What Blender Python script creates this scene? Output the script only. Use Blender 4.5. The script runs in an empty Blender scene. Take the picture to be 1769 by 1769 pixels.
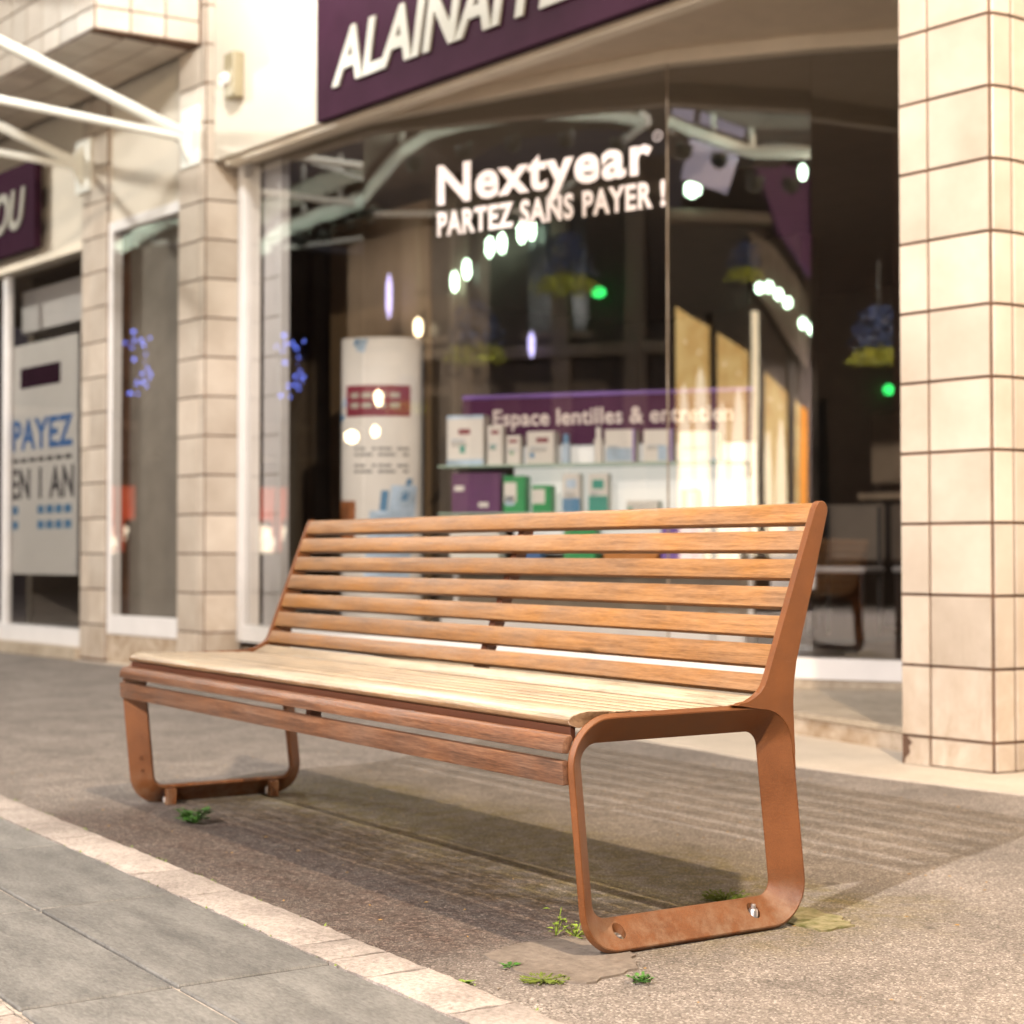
import bpy, bmesh, math, random
from mathutils import Vector, Matrix
random.seed(7)
S = bpy.context.scene
C = S.collection
R = math.radians

# ------------------------------------------------------------------ camera
cam_d = bpy.data.cameras.new('camera')
cam = bpy.data.objects.new('camera', cam_d); C.objects.link(cam); S.camera = cam
cam.location = (3.557, -2.1204, 0.7186)
cam.rotation_euler = (R(90 + 1.395), 0, R(56.80))
cam_d.sensor_fit = 'HORIZONTAL'; cam_d.sensor_width = 36.0
cam_d.lens = 2929.2 / 1769 * 36
cam_d.clip_start = 0.05; cam_d.clip_end = 500
cam_d.dof.use_dof = True
cam_d.dof.focus_distance = 3.02
cam_d.dof.aperture_fstop = 4.0
cam_d.dof.aperture_blades = 0

# ------------------------------------------------------------------ world: late dusk sky with town glow
W = bpy.data.worlds.new('World'); S.world = W; W.use_nodes = True
nt = W.node_tree; nt.nodes.clear()
out = nt.nodes.new('ShaderNodeOutputWorld')
sky = nt.nodes.new('ShaderNodeTexSky'); sky.sky_type = 'NISHITA'; sky.sun_disc = False
sky.sun_elevation = R(-4); sky.sun_rotation = R(200)
b1 = nt.nodes.new('ShaderNodeBackground'); b1.inputs['Strength'].default_value = 0.15
b2 = nt.nodes.new('ShaderNodeBackground'); b2.inputs['Color'].default_value = (0.62, 0.50, 0.56, 1); b2.inputs['Strength'].default_value = 0.07
ad = nt.nodes.new('ShaderNodeAddShader')
nt.links.new(sky.outputs[0], b1.inputs['Color'])
nt.links.new(b1.outputs[0], ad.inputs[0]); nt.links.new(b2.outputs[0], ad.inputs[1])
nt.links.new(ad.outputs[0], out.inputs['Surface'])

# ------------------------------------------------------------------ exposure, sampling
S.view_settings.view_transform = 'Standard'; S.view_settings.look = 'None'
S.view_settings.gamma = 1.0; S.view_settings.exposure = 0.27
S.view_settings.use_curve_mapping = False
S.render.engine = 'CYCLES'
S.cycles.use_denoising = True
S.cycles.max_bounces = 8; S.cycles.transparent_max_bounces = 24
S.cycles.caustics_reflective = False; S.cycles.caustics_refractive = False
S.cycles.sample_clamp_indirect = 6.0

# power (W), colour, radius of the lamps that light the place; their lanterns are built further down
LAMP_WHITE = dict(loc=(4.0, -7.0, 5.1), power=5000, col=(1.0, 0.91, 0.85), r=0.09)
LAMP_SODIUM = dict(loc=(3.6, -0.75, 5.0), power=1450, col=(1.0, 0.78, 0.54), r=0.07)
LAMP_STREET = dict(loc=(-4.33, 0.93, 4.45), power=190, col=(1.0, 0.98, 0.92), r=0.10)     # on the shop wall, above the frame

LAMP_LEFT_FILL = dict(loc=(-9.4, -2.2, 5.0), power=620, col=(1.0, 0.97, 0.88), r=0.10)  # added fill lamp, out of view, brightens the left ground and facade

# ------------------------------------------------------------------ frames of reference
FA = R(6.3464)                                   # the shop facade is turned a little against the bench
cF, sF = math.cos(FA), math.sin(FA)
def FW(a, d, z=0.0): return Vector((a * cF - d * sF, a * sF + d * cF, z))

# ------------------------------------------------------------------ materials
def nodes(name):
    m = bpy.data.materials.new(name); m.use_nodes = True
    n = m.node_tree.nodes; l = m.node_tree.links
    return m, n, l, n['Principled BSDF']
def tex(n, l, kind='Object', scale=(1, 1, 1), rnd=False):
    tc = n.new('ShaderNodeTexCoord'); mp = n.new('ShaderNodeMapping')
    mp.inputs['Scale'].default_value = scale
    l.new(tc.outputs[kind], mp.inputs['Vector'])
    if rnd:
        oi = n.new('ShaderNodeObjectInfo'); mu = n.new('ShaderNodeVectorMath'); mu.operation = 'SCALE'
        cb = n.new('ShaderNodeCombineXYZ')
        for k in range(3): l.new(oi.outputs['Random'], cb.inputs[k])
        l.new(cb.outputs[0], mu.inputs[0]); mu.inputs['Scale'].default_value = 37.0
        l.new(mu.outputs[0], mp.inputs['Location'])
    return mp.outputs[0]
def noise(n, l, vec, scale, detail=4, rough=0.55, dist=0.0):
    t = n.new('ShaderNodeTexNoise'); t.inputs['Scale'].default_value = scale
    t.inputs['Detail'].default_value = detail; t.inputs['Roughness'].default_value = rough
    t.inputs['Distortion'].default_value = dist
    l.new(vec, t.inputs['Vector']); return t.outputs[0]
def ramp(n, l, fac, stops):
    r = n.new('ShaderNodeValToRGB'); e = r.color_ramp.elements
    while len(e) > 1: e.remove(e[-1])
    e[0].position = stops[0][0]; e[0].color = (*stops[0][1], 1)
    for p, c in stops[1:]:
        k = e.new(p); k.color = (*c, 1)
    l.new(fac, r.inputs[0]); return r.outputs[0]
def mix(n, l, fac, a, b, mode='MIX'):
    m = n.new('ShaderNodeMix'); m.data_type = 'RGBA'; m.blend_type = mode
    for s, v in ((m.inputs['Factor'], fac), (m.inputs[6], a), (m.inputs[7], b)):
        if isinstance(v, (int, float)): s.default_value = v
        elif isinstance(v, tuple): s.default_value = (*v, 1)
        else: l.new(v, s)
    return m.outputs[2]
def math_(n, l, op, a, b=0.0):
    m = n.new('ShaderNodeMath'); m.operation = op
    for s, v in ((m.inputs[0], a), (m.inputs[1], b)):
        if isinstance(v, (int, float)): s.default_value = v
        else: l.new(v, s)
    return m.outputs[0]
def bump(n, l, b, h, strength=0.3, dist=0.01):
    k = n.new('ShaderNodeBump'); k.inputs['Strength'].default_value = strength; k.inputs['Distance'].default_value = dist
    l.new(h, k.inputs['Height']); l.new(k.outputs[0], b.inputs['Normal'])
def plain(name, col, rough=0.6, vary=0.12, scale=6.0, metal=0.0, spec=0.5, bstr=0.0, bscale=200.0):
    m, n, l, b = nodes(name)
    v = tex(n, l, rnd=True)
    f = noise(n, l, v, scale)
    lo = tuple(c * (1 - vary) for c in col); hi = tuple(min(1, c * (1 + vary)) for c in col)
    l.new(ramp(n, l, f, [(0.3, lo), (0.7, hi)]), b.inputs['Base Color'])
    b.inputs['Roughness'].default_value = rough; b.inputs['Metallic'].default_value = metal
    b.inputs['Specular IOR Level'].default_value = spec
    if bstr: bump(n, l, b, noise(n, l, v, bscale, 2), bstr, 0.002)
    return m
def emit(name, col, strength):
    m, n, l, b = nodes(name)
    b.inputs['Base Color'].default_value = (*[c * 0.5 for c in col], 1)
    b.inputs['Emission Color'].default_value = (*col, 1); b.inputs['Emission Strength'].default_value = strength
    return m
def glow_mat(name, lo, hi, strength):
    m, n, l, b = nodes(name)
    c = ramp(n, l, noise(n, l, tex(n, l, scale=(3, 3, 1.6)), 2.2, 4, 0.6), [(0.34, lo), (0.66, hi)])
    b.inputs['Base Color'].default_value = (0.2, 0.15, 0.08, 1); l.new(c, b.inputs['Emission Color']); b.inputs['Emission Strength'].default_value = strength
    return m
def wood(name, dark, mid, light, rough=0.42, sides=None):
    m, n, l, b = nodes(name)
    v = tex(n, l, scale=(1, 1, 1), rnd=True)
    def mapped(sc):
        mp = n.new('ShaderNodeMapping'); mp.inputs['Scale'].default_value = sc; l.new(v, mp.inputs['Vector']); return mp.outputs[0]
    big = noise(n, l, mapped((1.6, 22, 22)), 1.2, 3, 0.5, 1.5)              # broad figure
    midn = noise(n, l, mapped((6, 130, 130)), 1.2, 4, 0.6, 0.6)             # grain lines
    fine = noise(n, l, mapped((38, 700, 700)), 1.0, 3, 0.6)                 # pores
    blot = noise(n, l, mapped((5, 9, 9)), 1.3, 4, 0.6)                      # weathering
    f = math_(n, l, 'ADD', math_(n, l, 'MULTIPLY', big, 0.30), math_(n, l, 'ADD', math_(n, l, 'MULTIPLY', fine, 0.34), math_(n, l, 'MULTIPLY', midn, 0.36)))
    col = ramp(n, l, f, [(0.37, dark), (0.5, mid), (0.63, light)])
    hs = n.new('ShaderNodeHueSaturation'); l.new(col, hs.inputs['Color'])
    ob = n.new('ShaderNodeObjectInfo')
    l.new(math_(n, l, 'ADD', math_(n, l, 'MULTIPLY', blot, 0.55), math_(n, l, 'ADD', math_(n, l, 'MULTIPLY', ob.outputs['Random'], 0.22), 0.60)), hs.inputs['Value'])
    l.new(math_(n, l, 'ADD', math_(n, l, 'MULTIPLY', blot, 0.5), 0.70), hs.inputs['Saturation'])
    col = hs.outputs[0]
    vo = n.new('ShaderNodeTexVoronoi'); l.new(mapped((2.4, 11, 11)), vo.inputs['Vector']); vo.inputs['Scale'].default_value = 1.0
    kn = ramp(n, l, math_(n, l, 'ADD', vo.outputs['Distance'], math_(n, l, 'MULTIPLY', midn, 0.05)), [(0.06, (1, 1, 1)), (0.13, (0, 0, 0))])
    col = mix(n, l, math_(n, l, 'MULTIPLY', kn, 0.7), col, tuple(c * 0.30 for c in dark))
    if sides:                              # bleached on top, still red-brown on the sheltered sides
        tcn = n.new('ShaderNodeTexCoord'); sp = n.new('ShaderNodeSeparateXYZ'); l.new(tcn.outputs['Normal'], sp.inputs[0])
        k = n.new('ShaderNodeMapRange'); k.inputs['From Min'].default_value = 0.55; k.inputs['From Max'].default_value = 0.85; k.inputs['To Min'].default_value = 1.0; k.inputs['To Max'].default_value = 0.0
        l.new(sp.outputs[2], k.inputs['Value'])
        col = mix(n, l, math_(n, l, 'MULTIPLY', k.outputs[0], 0.9), col, mix(n, l, 1.0, col, sides, 'MULTIPLY'))
    l.new(col, b.inputs['Base Color'])
    l.new(math_(n, l, 'ADD', math_(n, l, 'MULTIPLY', midn, 0.25), rough - 0.12), b.inputs['Roughness'])
    bump(n, l, b, math_(n, l, 'ADD', fine, midn), 0.45, 0.0012)
    return m

M = {}
M['wood_back'] = wood('honey_teak', (0.150, 0.066, 0.021), (0.272, 0.132, 0.048), (0.365, 0.195, 0.080))
M['wood_seat'] = wood('weathered_teak', (0.25, 0.185, 0.12), (0.50, 0.41, 0.295), (0.66, 0.57, 0.44), 0.32, (0.36, 0.22, 0.13))
M['wood_front'] = wood('reddish_teak', (0.060, 0.024, 0.012), (0.150, 0.064, 0.031), (0.25, 0.122, 0.064), 0.40)
def powder():
    m, n, l, b = nodes('rust_brown_powder_coat')
    v = tex(n, l)
    f = noise(n, l, v, 7, 5, 0.65); g = noise(n, l, v, 620, 3, 0.6)
    col = ramp(n, l, f, [(0.32, (0.112, 0.035, 0.008)), (0.68, (0.180, 0.060, 0.014))])
    col = mix(n, l, 0.5, col, ramp(n, l, g, [(0.35, (0.6, 0.6, 0.6)), (0.65, (1.3, 1.3, 1.3))]), 'MULTIPLY')
    sc = ramp(n, l, noise(n, l, tex(n, l, scale=(4, 4, 20)), 7, 6, 0.75), [(0.64, (0, 0, 0)), (0.74, (1, 1, 1))])
    col = mix(n, l, math_(n, l, 'MULTIPLY', sc, 0.35), col, (0.40, 0.20, 0.10))
    sep = n.new('ShaderNodeSeparateXYZ'); l.new(v, sep.inputs[0])
    mr = n.new('ShaderNodeMapRange'); mr.inputs['From Min'].default_value = 0.0; mr.inputs['From Max'].default_value = 0.11; mr.inputs['To Min'].default_value = 1.0; mr.inputs['To Max'].default_value = 0.0
    l.new(sep.outputs[2], mr.inputs['Value'])
    gr = math_(n, l, 'MULTIPLY', mr.outputs[0], ramp(n, l, noise(n, l, v, 26, 5, 0.7), [(0.42, (0, 0, 0)), (0.62, (1, 1, 1))]))
    col = mix(n, l, math_(n, l, 'MULTIPLY', gr, 0.5), col, (0.23, 0.165, 0.11))
    l.new(col, b.inputs['Base Color'])
    l.new(math_(n, l, 'ADD', math_(n, l, 'MULTIPLY', f, 0.4), 0.28), b.inputs['Roughness'])
    bump(n, l, b, g, 0.45, 0.001); return m
M['powder'] = powder()
M['dark_wood_metal'] = plain('dark_brown_bracket', (0.09, 0.03, 0.015), 0.5)
M['steel'] = plain('zinc_steel', (0.55, 0.53, 0.55), 0.35, metal=0.9, scale=90)
def asphalt():
    m, n, l, b = nodes('worn_asphalt')
    v = tex(n, l, 'Object')
    def mr(x, a0, a1, b0, b1, smooth=False):
        k = n.new('ShaderNodeMapRange')
        if smooth: k.interpolation_type = 'SMOOTHSTEP'
        for nm, val in (('From Min', a0), ('From Max', a1), ('To Min', b0), ('To Max', b1)): k.inputs[nm].default_value = val
        l.new(x, k.inputs['Value']); return k.outputs[0]
    grain = noise(n, l, v, 330, 4, 0.75)
    vo = n.new('ShaderNodeTexVoronoi'); vo.inputs['Scale'].default_value = 260; l.new(v, vo.inputs['Vector'])
    vsep = n.new('ShaderNodeSeparateColor'); l.new(vo.outputs['Color'], vsep.inputs[0])
    mottle = noise(n, l, v, 3.2, 6, 0.68, 0.5); blot = noise(n, l, v, 17, 5, 0.7); coarse = noise(n, l, v, 62, 4, 0.75)
    col = ramp(n, l, vsep.outputs[0], [(0.0, (0.120, 0.103, 0.091)), (0.4, (0.192, 0.167, 0.150)), (0.8, (0.248, 0.217, 0.197)), (0.98, (0.40, 0.362, 0.335))])
    val = math_(n, l, 'MULTIPLY', mr(grain, 0.3, 0.7, 0.76, 1.24), math_(n, l, 'MULTIPLY', mr(blot, 0.32, 0.68, 0.84, 1.14), mr(mottle, 0.34, 0.66, 0.78, 1.20)))
    hs = n.new('ShaderNodeHueSaturation'); l.new(col, hs.inputs['Color']); l.new(val, hs.inputs['Value']); col = hs.outputs[0]
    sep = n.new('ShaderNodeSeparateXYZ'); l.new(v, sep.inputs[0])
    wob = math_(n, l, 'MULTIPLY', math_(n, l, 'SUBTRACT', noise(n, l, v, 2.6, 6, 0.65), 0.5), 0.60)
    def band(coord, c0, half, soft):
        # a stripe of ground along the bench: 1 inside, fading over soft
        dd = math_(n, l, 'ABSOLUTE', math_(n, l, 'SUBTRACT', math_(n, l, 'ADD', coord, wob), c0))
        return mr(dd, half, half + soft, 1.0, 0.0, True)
    # trodden dirt in front of the seat (dark, purplish) and olive moss under it, darkened to deepen the bench's shade
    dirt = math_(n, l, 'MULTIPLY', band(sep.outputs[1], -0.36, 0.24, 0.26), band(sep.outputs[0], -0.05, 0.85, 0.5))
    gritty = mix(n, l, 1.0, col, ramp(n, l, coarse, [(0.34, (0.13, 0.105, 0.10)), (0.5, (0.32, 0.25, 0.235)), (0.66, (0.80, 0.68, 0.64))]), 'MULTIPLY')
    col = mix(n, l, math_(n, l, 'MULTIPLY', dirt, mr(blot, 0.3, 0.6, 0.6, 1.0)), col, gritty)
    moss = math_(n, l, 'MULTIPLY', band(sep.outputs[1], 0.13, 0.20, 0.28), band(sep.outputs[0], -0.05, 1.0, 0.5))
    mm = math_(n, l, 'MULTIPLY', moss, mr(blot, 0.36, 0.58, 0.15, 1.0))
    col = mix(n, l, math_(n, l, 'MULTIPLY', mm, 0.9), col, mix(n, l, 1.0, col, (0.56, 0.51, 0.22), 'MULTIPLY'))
    # old dark drips and gum spots
    sp = n.new('ShaderNodeTexVoronoi'); sp.inputs['Scale'].default_value = 2.3; l.new(v, sp.inputs['Vector'])
    spots = mr(math_(n, l, 'ADD', sp.outputs['Distance'], math_(n, l, 'MULTIPLY', coarse, 0.05)), 0.055, 0.085, 0.55, 0.0, True)
    col = mix(n, l, spots, col, (0.06, 0.05, 0.045))
    l.new(col, b.inputs['Base Color'])
    b.inputs['Roughness'].default_value = 0.85; b.inputs['Specular IOR Level'].default_value = 0.35
    h = math_(n, l, 'ADD', math_(n, l, 'MULTIPLY', grain, 0.6), math_(n, l, 'ADD', math_(n, l, 'MULTIPLY', vo.outputs['Distance'], -0.9), math_(n, l, 'MULTIPLY', coarse, 0.9)))
    bump(n, l, b, h, 0.45, 0.002)
    return m
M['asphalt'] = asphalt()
def stone(name, lo, hi, fine_scale=120, rough=0.8, bstr=0.5, stretch=(1, 1, 1), contrast=(0.3, 0.7)):
    m, n, l, b = nodes(name)
    v = tex(n, l, scale=stretch, rnd=True)
    f = noise(n, l, v, fine_scale, 4, 0.7); g = noise(n, l, v, 5, 5, 0.65)
    col = ramp(n, l, math_(n, l, 'ADD', math_(n, l, 'MULTIPLY', f, 0.5), math_(n, l, 'MULTIPLY', g, 0.5)), [(contrast[0], lo), (contrast[1], hi)])
    ob = n.new('ShaderNodeObjectInfo'); hs = n.new('ShaderNodeHueSaturation'); l.new(col, hs.inputs['Color'])
    l.new(math_(n, l, 'ADD', math_(n, l, 'MULTIPLY', ob.outputs['Random'], 0.34), 0.83), hs.inputs['Value'])
    l.new(hs.outputs[0], b.inputs['Base Color']); b.inputs['Roughness'].default_value = rough
    bump(n, l, b, math_(n, l, 'ADD', f, math_(n, l, 'MULTIPLY', g, 1.5)), bstr, 0.004); return m
M['slate'] = stone('dark_slate', (0.088, 0.087, 0.085), (0.215, 0.212, 0.205), 60, 0.6, 0.45, (1, 3, 1), (0.38, 0.62))
M['kerb'] = stone('pale_granite', (0.20, 0.170, 0.155), (0.47, 0.42, 0.39), 110, 0.85, 0.9, (1, 1, 1), (0.38, 0.62))
M['mortar'] = stone('pale_mortar', (0.15, 0.13, 0.11), (0.44, 0.39, 0.34), 60, 0.9, 0.6, (1, 1, 1), (0.42, 0.6))
M['strip'] = stone('pale_concrete', (0.42, 0.37, 0.31), (0.62, 0.55, 0.47), 120, 0.85, 0.4)
M['patch'] = stone('grey_concrete_patch', (0.10, 0.080, 0.066), (0.205, 0.172, 0.146), 60, 0.8, 0.6, (1, 1, 1), (0.38, 0.62))
M['mossy'] = stone('mossy_concrete', (0.085, 0.085, 0.020), (0.22, 0.19, 0.105), 40, 0.85, 0.6, (1, 1, 1), (0.40, 0.60))
M['ledge'] = stone('worn_ledge_stone', (0.33, 0.26, 0.19), (0.58, 0.50, 0.40), 30, 0.6, 0.3, (1, 1, 1), (0.34, 0.66))
M['riser'] = stone('stained_riser', (0.24, 0.16, 0.09), (0.50, 0.42, 0.34), 14, 0.8, 0.4, (1, 1, 1), (0.36, 0.62))
def tile_mat():
    m, n, l, b = nodes('cream_glazed_tile')
    v = tex(n, l, rnd=True)
    f = noise(n, l, v, 3.5, 4, 0.6); st = noise(n, l, tex(n, l, scale=(2.5, 2.5, 1.3), rnd=True), 3.5, 6, 0.7, 0.6)
    col = ramp(n, l, f, [(0.32, (0.50, 0.425, 0.355)), (0.68, (0.62, 0.55, 0.475))])
    tc = n.new('ShaderNodeNewGeometry'); sep = n.new('ShaderNodeSeparateXYZ'); l.new(tc.outputs['Position'], sep.inputs[0])
    mr = n.new('ShaderNodeMapRange'); mr.inputs['From Min'].default_value = 0.05; mr.inputs['From Max'].default_value = 0.65
    mr.inputs['To Min'].default_value = 0.9; mr.inputs['To Max'].default_value = 0.0; l.new(sep.outputs[2], mr.inputs['Value'])
    dirt = math_(n, l, 'MULTIPLY', mr.outputs[0], ramp(n, l, st, [(0.38, (0, 0, 0)), (0.70, (1, 1, 1))]))
    col = mix(n, l, dirt, col, (0.36, 0.27, 0.19))
    ob = n.new('ShaderNodeObjectInfo'); hs = n.new('ShaderNodeHueSaturation'); l.new(col, hs.inputs['Color'])
    l.new(math_(n, l, 'ADD', math_(n, l, 'MULTIPLY', ob.outputs['Random'], 0.22), 0.85), hs.inputs['Value'])
    l.new(hs.outputs[0], b.inputs['Base Color']); b.inputs['Roughness'].default_value = 0.28
    bump(n, l, b, noise(n, l, v, 5, 2), 0.05, 0.01); return m
M['tile'] = tile_mat()
M['grout'] = plain('brown_grout', (0.12, 0.065, 0.042), 0.9, 0.4, 8)
M['cream'] = plain('cream_render', (0.66, 0.60, 0.51), 0.7, 0.05, 2.0)
M['trim'] = plain('cream_trim', (0.78, 0.70, 0.58), 0.55, 0.05)
M['soffit'] = plain('tan_soffit', (0.68, 0.58, 0.46), 0.8, 0.05)
M['white'] = plain('white_lacquer', (0.78, 0.76, 0.76), 0.4, 0.04)
M['white_steel'] = plain('white_painted_steel', (0.82, 0.83, 0.79), 0.35, 0.04)
M['purple'] = plain('purple_sign_panel', (0.034, 0.011, 0.024), 0.75, 0.12, spec=0.08)
M['letter'] = plain('grey_ivory_letter', (0.40, 0.385, 0.34), 0.4, 0.04)
M['vinyl'] = plain('white_vinyl', (0.86, 0.78, 0.78), 0.5, 0.02)
M['yellow_box'] = plain('yellowed_plastic', (0.34, 0.29, 0.19), 0.5)
M['black'] = plain('black_plastic', (0.02, 0.02, 0.02), 0.4)
def glass_mat(name, k=1.0, base=0.05):
    m = bpy.data.materials.new(name); m.use_nodes = True
    n, l = m.node_tree.nodes, m.node_tree.links; n.clear()
    o = n.new('ShaderNodeOutputMaterial'); mx = n.new('ShaderNodeMixShader')
    t = n.new('ShaderNodeBsdfTransparent'); g = n.new('ShaderNodeBsdfGlossy')
    t.inputs['Color'].default_value = (0.93, 0.92, 0.90, 1)
    g.inputs['Roughness'].default_value = 0.0; g.inputs['Color'].default_value = (1, 1, 1, 1)
    tcd = n.new('ShaderNodeTexCoord'); mp = n.new('ShaderNodeMapping'); mp.inputs['Scale'].default_value = (1, 1, 0.35)
    l.new(tcd.outputs['Object'], mp.inputs['Vector'])
    nz = noise(n, l, mp.outputs[0], 1.6, 1, 0.4)
    bp = n.new('ShaderNodeBump'); bp.inputs['Strength'].default_value = 0.10; bp.inputs['Distance'].default_value = 0.012
    l.new(nz, bp.inputs['Height']); l.new(bp.outputs[0], g.inputs['Normal'])
    lw = n.new('ShaderNodeLayerWeight'); lw.inputs['Blend'].default_value = 0.5
    f = math_(n, l, 'ADD', math_(n, l, 'MULTIPLY', math_(n, l, 'POWER', lw.outputs['Facing'], 4.0), k), base)
    l.new(f, mx.inputs[0]); l.new(t.outputs[0], mx.inputs[1]); l.new(g.outputs[0], mx.inputs[2]); l.new(mx.outputs[0], o.inputs['Surface'])
    return m
M['glass'] = glass_mat('shop_glass', 0.9, 0.21)
M['shelf_glass'] = plain('green_edged_glass', (0.35, 0.50, 0.42), 0.2, 0.05)

# ------------------------------------------------------------------ object helpers
def link(name, me, mat=None, parent=None):
    if mat and not me.materials: me.materials.append(mat)
    o = bpy.data.objects.new(name, me); C.objects.link(o)
    if parent: o.parent = parent
    return o
def tag(o, label=None, cat=None, group=None, kind=None):
    if label: o['label'] = label
    if cat: o['category'] = cat
    if group: o['group'] = group
    if kind: o['kind'] = kind
    return o
def thing(name, label, cat, loc=(0, 0, 0), rz=0.0, group=None):
    o = bpy.data.objects.new(name, None); C.objects.link(o)
    o.location = loc; o.rotation_euler = (0, 0, rz); o.empty_display_size = 0.1
    return tag(o, label, cat, group)
def fin(bm, name, mat, parent=None, smooth=None, loc=None, rz=None):
    bmesh.ops.recalc_face_normals(bm, faces=bm.faces)
    me = bpy.data.meshes.new(name); bm.to_mesh(me); bm.free()
    if smooth is not None:
        me.shade_smooth(); me.set_sharp_from_angle(angle=R(smooth))
    o = link(name, me, mat, parent)
    if loc is not None: o.location = loc
    if rz is not None: o.rotation_euler = (0, 0, rz)
    return o
def bx(bm, x0, x1, y0, y1, z0, z1, bev=0.0, seg=1):
    r = bmesh.ops.create_cube(bm, size=1.0)
    vs = r['verts']
    for v in vs:
        v.co = Vector(((x0 + x1) / 2 + v.co.x * (x1 - x0), (y0 + y1) / 2 + v.co.y * (y1 - y0), (z0 + z1) / 2 + v.co.z * (z1 - z0)))
    if bev > 0:
        es = list({e for v in vs for e in v.link_edges})
        bmesh.ops.bevel(bm, geom=es, offset=bev, segments=seg, affect='EDGES', profile=0.5)
def box(name, mat, parent, x0, x1, y0, y1, z0, z1, bev=0.004, **k):
    bm = bmesh.new(); bx(bm, x0, x1, y0, y1, z0, z1, bev)
    return fin(bm, name, mat, parent, **k)
def tube(bm, pts, r, seg=12, caps=True):
    pts = [Vector(p) for p in pts]; rings = []
    rs = r if isinstance(r, (list, tuple)) else [r] * len(pts)
    up = Vector((0, 0, 1))
    for i, p in enumerate(pts):
        t = (pts[min(i + 1, len(pts) - 1)] - pts[max(i - 1, 0)]).normalized()
        u = t.cross(up)
        if u.length < 0.05: u = t.cross(Vector((1, 0, 0)))
        u.normalize(); w = t.cross(u)
        rings.append([bm.verts.new(p + (u * math.cos(2 * math.pi * k / seg) + w * math.sin(2 * math.pi * k / seg)) * rs[i]) for k in range(seg)])
    for a, b in zip(rings, rings[1:]):
        for k in range(seg): bm.faces.new((a[k], a[(k + 1) % seg], b[(k + 1) % seg], b[k]))
    if caps: bm.faces.new(rings[0]); bm.faces.new(rings[-1])
def prism(bm, poly, axis, lo, hi):
    """poly in the two other axes, extruded along axis from lo to hi"""
    def P(u, v, w): return {'x': (w, u, v), 'y': (u, w, v), 'z': (u, v, w)}[axis]
    A = [bm.verts.new(P(u, v, lo)) for u, v in poly]; B = [bm.verts.new(P(u, v, hi)) for u, v in poly]
    n = len(poly)
    bm.faces.new(A); bm.faces.new(B)
    for i in range(n): bm.faces.new((A[i], A[(i + 1) % n], B[(i + 1) % n], B[i]))
def lathe(bm, prof, seg=16, at=(0, 0, 0)):
    rings = []
    for r, z in prof:
        rings.append([bm.verts.new((at[0] + r * math.cos(2 * math.pi * k / seg), at[1] + r * math.sin(2 * math.pi * k / seg), at[2] + z)) for k in range(seg)])
    for a, b in zip(rings, rings[1:]):
        for k in range(seg): bm.faces.new((a[k], a[(k + 1) % seg], b[(k + 1) % seg], b[k]))
    bm.faces.new(rings[0]); bm.faces.new(rings[-1])
def arc(c, r, a0, a1, n): return [(c[0] + r * math.cos(a0 + (a1 - a0) * k / n), c[1] + r * math.sin(a0 + (a1 - a0) * k / n)) for k in range(n + 1)]

def letters(text, x0, x1, z0, capz, depth, mat, parent, bold=0.0, shear=0.0, y=0.0, name='letter', ref='H', tracking=1.05):
    """lettering in the parent's x-z plane, facing -y: from x0 to x1, baseline z0, capital height capz; every letter its own part"""
    def mesh_of(s):
        cu = bpy.data.curves.new('lettering', 'FONT'); cu.body = s; cu.extrude = 0.5; cu.offset = bold; cu.space_character = tracking
        cu.resolution_u = 4
        o = bpy.data.objects.new('lettering', cu); C.objects.link(o)
        bpy.context.view_layer.update()
        me = bpy.data.meshes.new_from_object(o.evaluated_get(bpy.context.evaluated_depsgraph_get()))
        bpy.data.objects.remove(o); bpy.data.curves.remove(cu); return me
    h = mesh_of(ref); ch = max(v.co.y for v in h.vertices) - min(v.co.y for v in h.vertices); base = min(v.co.y for v in h.vertices); bpy.data.meshes.remove(h)
    me = mesh_of(text)
    bm = bmesh.new(); bm.from_mesh(me); bpy.data.meshes.remove(me)
    bmesh.ops.remove_doubles(bm, verts=bm.verts, dist=1e-5)
    seen = set(); isl = []
    for v in bm.verts:
        if v in seen: continue
        st = [v]; seen.add(v); g = []
        while st:
            q = st.pop(); g.append(q)
            for e in q.link_edges:
                w = e.other_vert(q)
                if w not in seen: seen.add(w); st.append(w)
        isl.append([min(q.co.x for q in g), max(q.co.x for q in g), g])
    isl.sort(key=lambda t: t[0]); gl = []
    for a, b, g in isl:
        if gl and a < gl[-1][1] - 0.3 * min(b - a, gl[-1][1] - gl[-1][0]): gl[-1][1] = max(gl[-1][1], b); gl[-1][2] += g
        else: gl.append([a, b, list(g)])
    mn, mxx = gl[0][0], max(g[1] for g in gl)
    sx = (x1 - x0) / (mxx - mn); sz = capz / ch
    for a, b, g in gl:
        gs = set(g); fs = [f for f in bm.faces if f.verts[0] in gs]
        nb = bmesh.new(); mp = {}
        for q in g:
            zz = (q.co.y - base) * sz
            mp[q] = nb.verts.new((x0 + (q.co.x - mn) * sx + shear * zz, y - depth / 2 - q.co.z * depth, z0 + zz))
        for f in fs: nb.faces.new([mp[q] for q in f.verts])
        fin(nb, name, mat, parent)
    bm.free()

# ================================================================== GROUND
bm = bmesh.new()
vs = [bm.verts.new(p) for p in ((-90, -60, 0), (60, -60, 0), (60, 60, 0), (-90, 60, 0))]; bm.faces.new(vs)
tag(fin(bm, 'ground', M['asphalt']), kind='structure')

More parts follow.
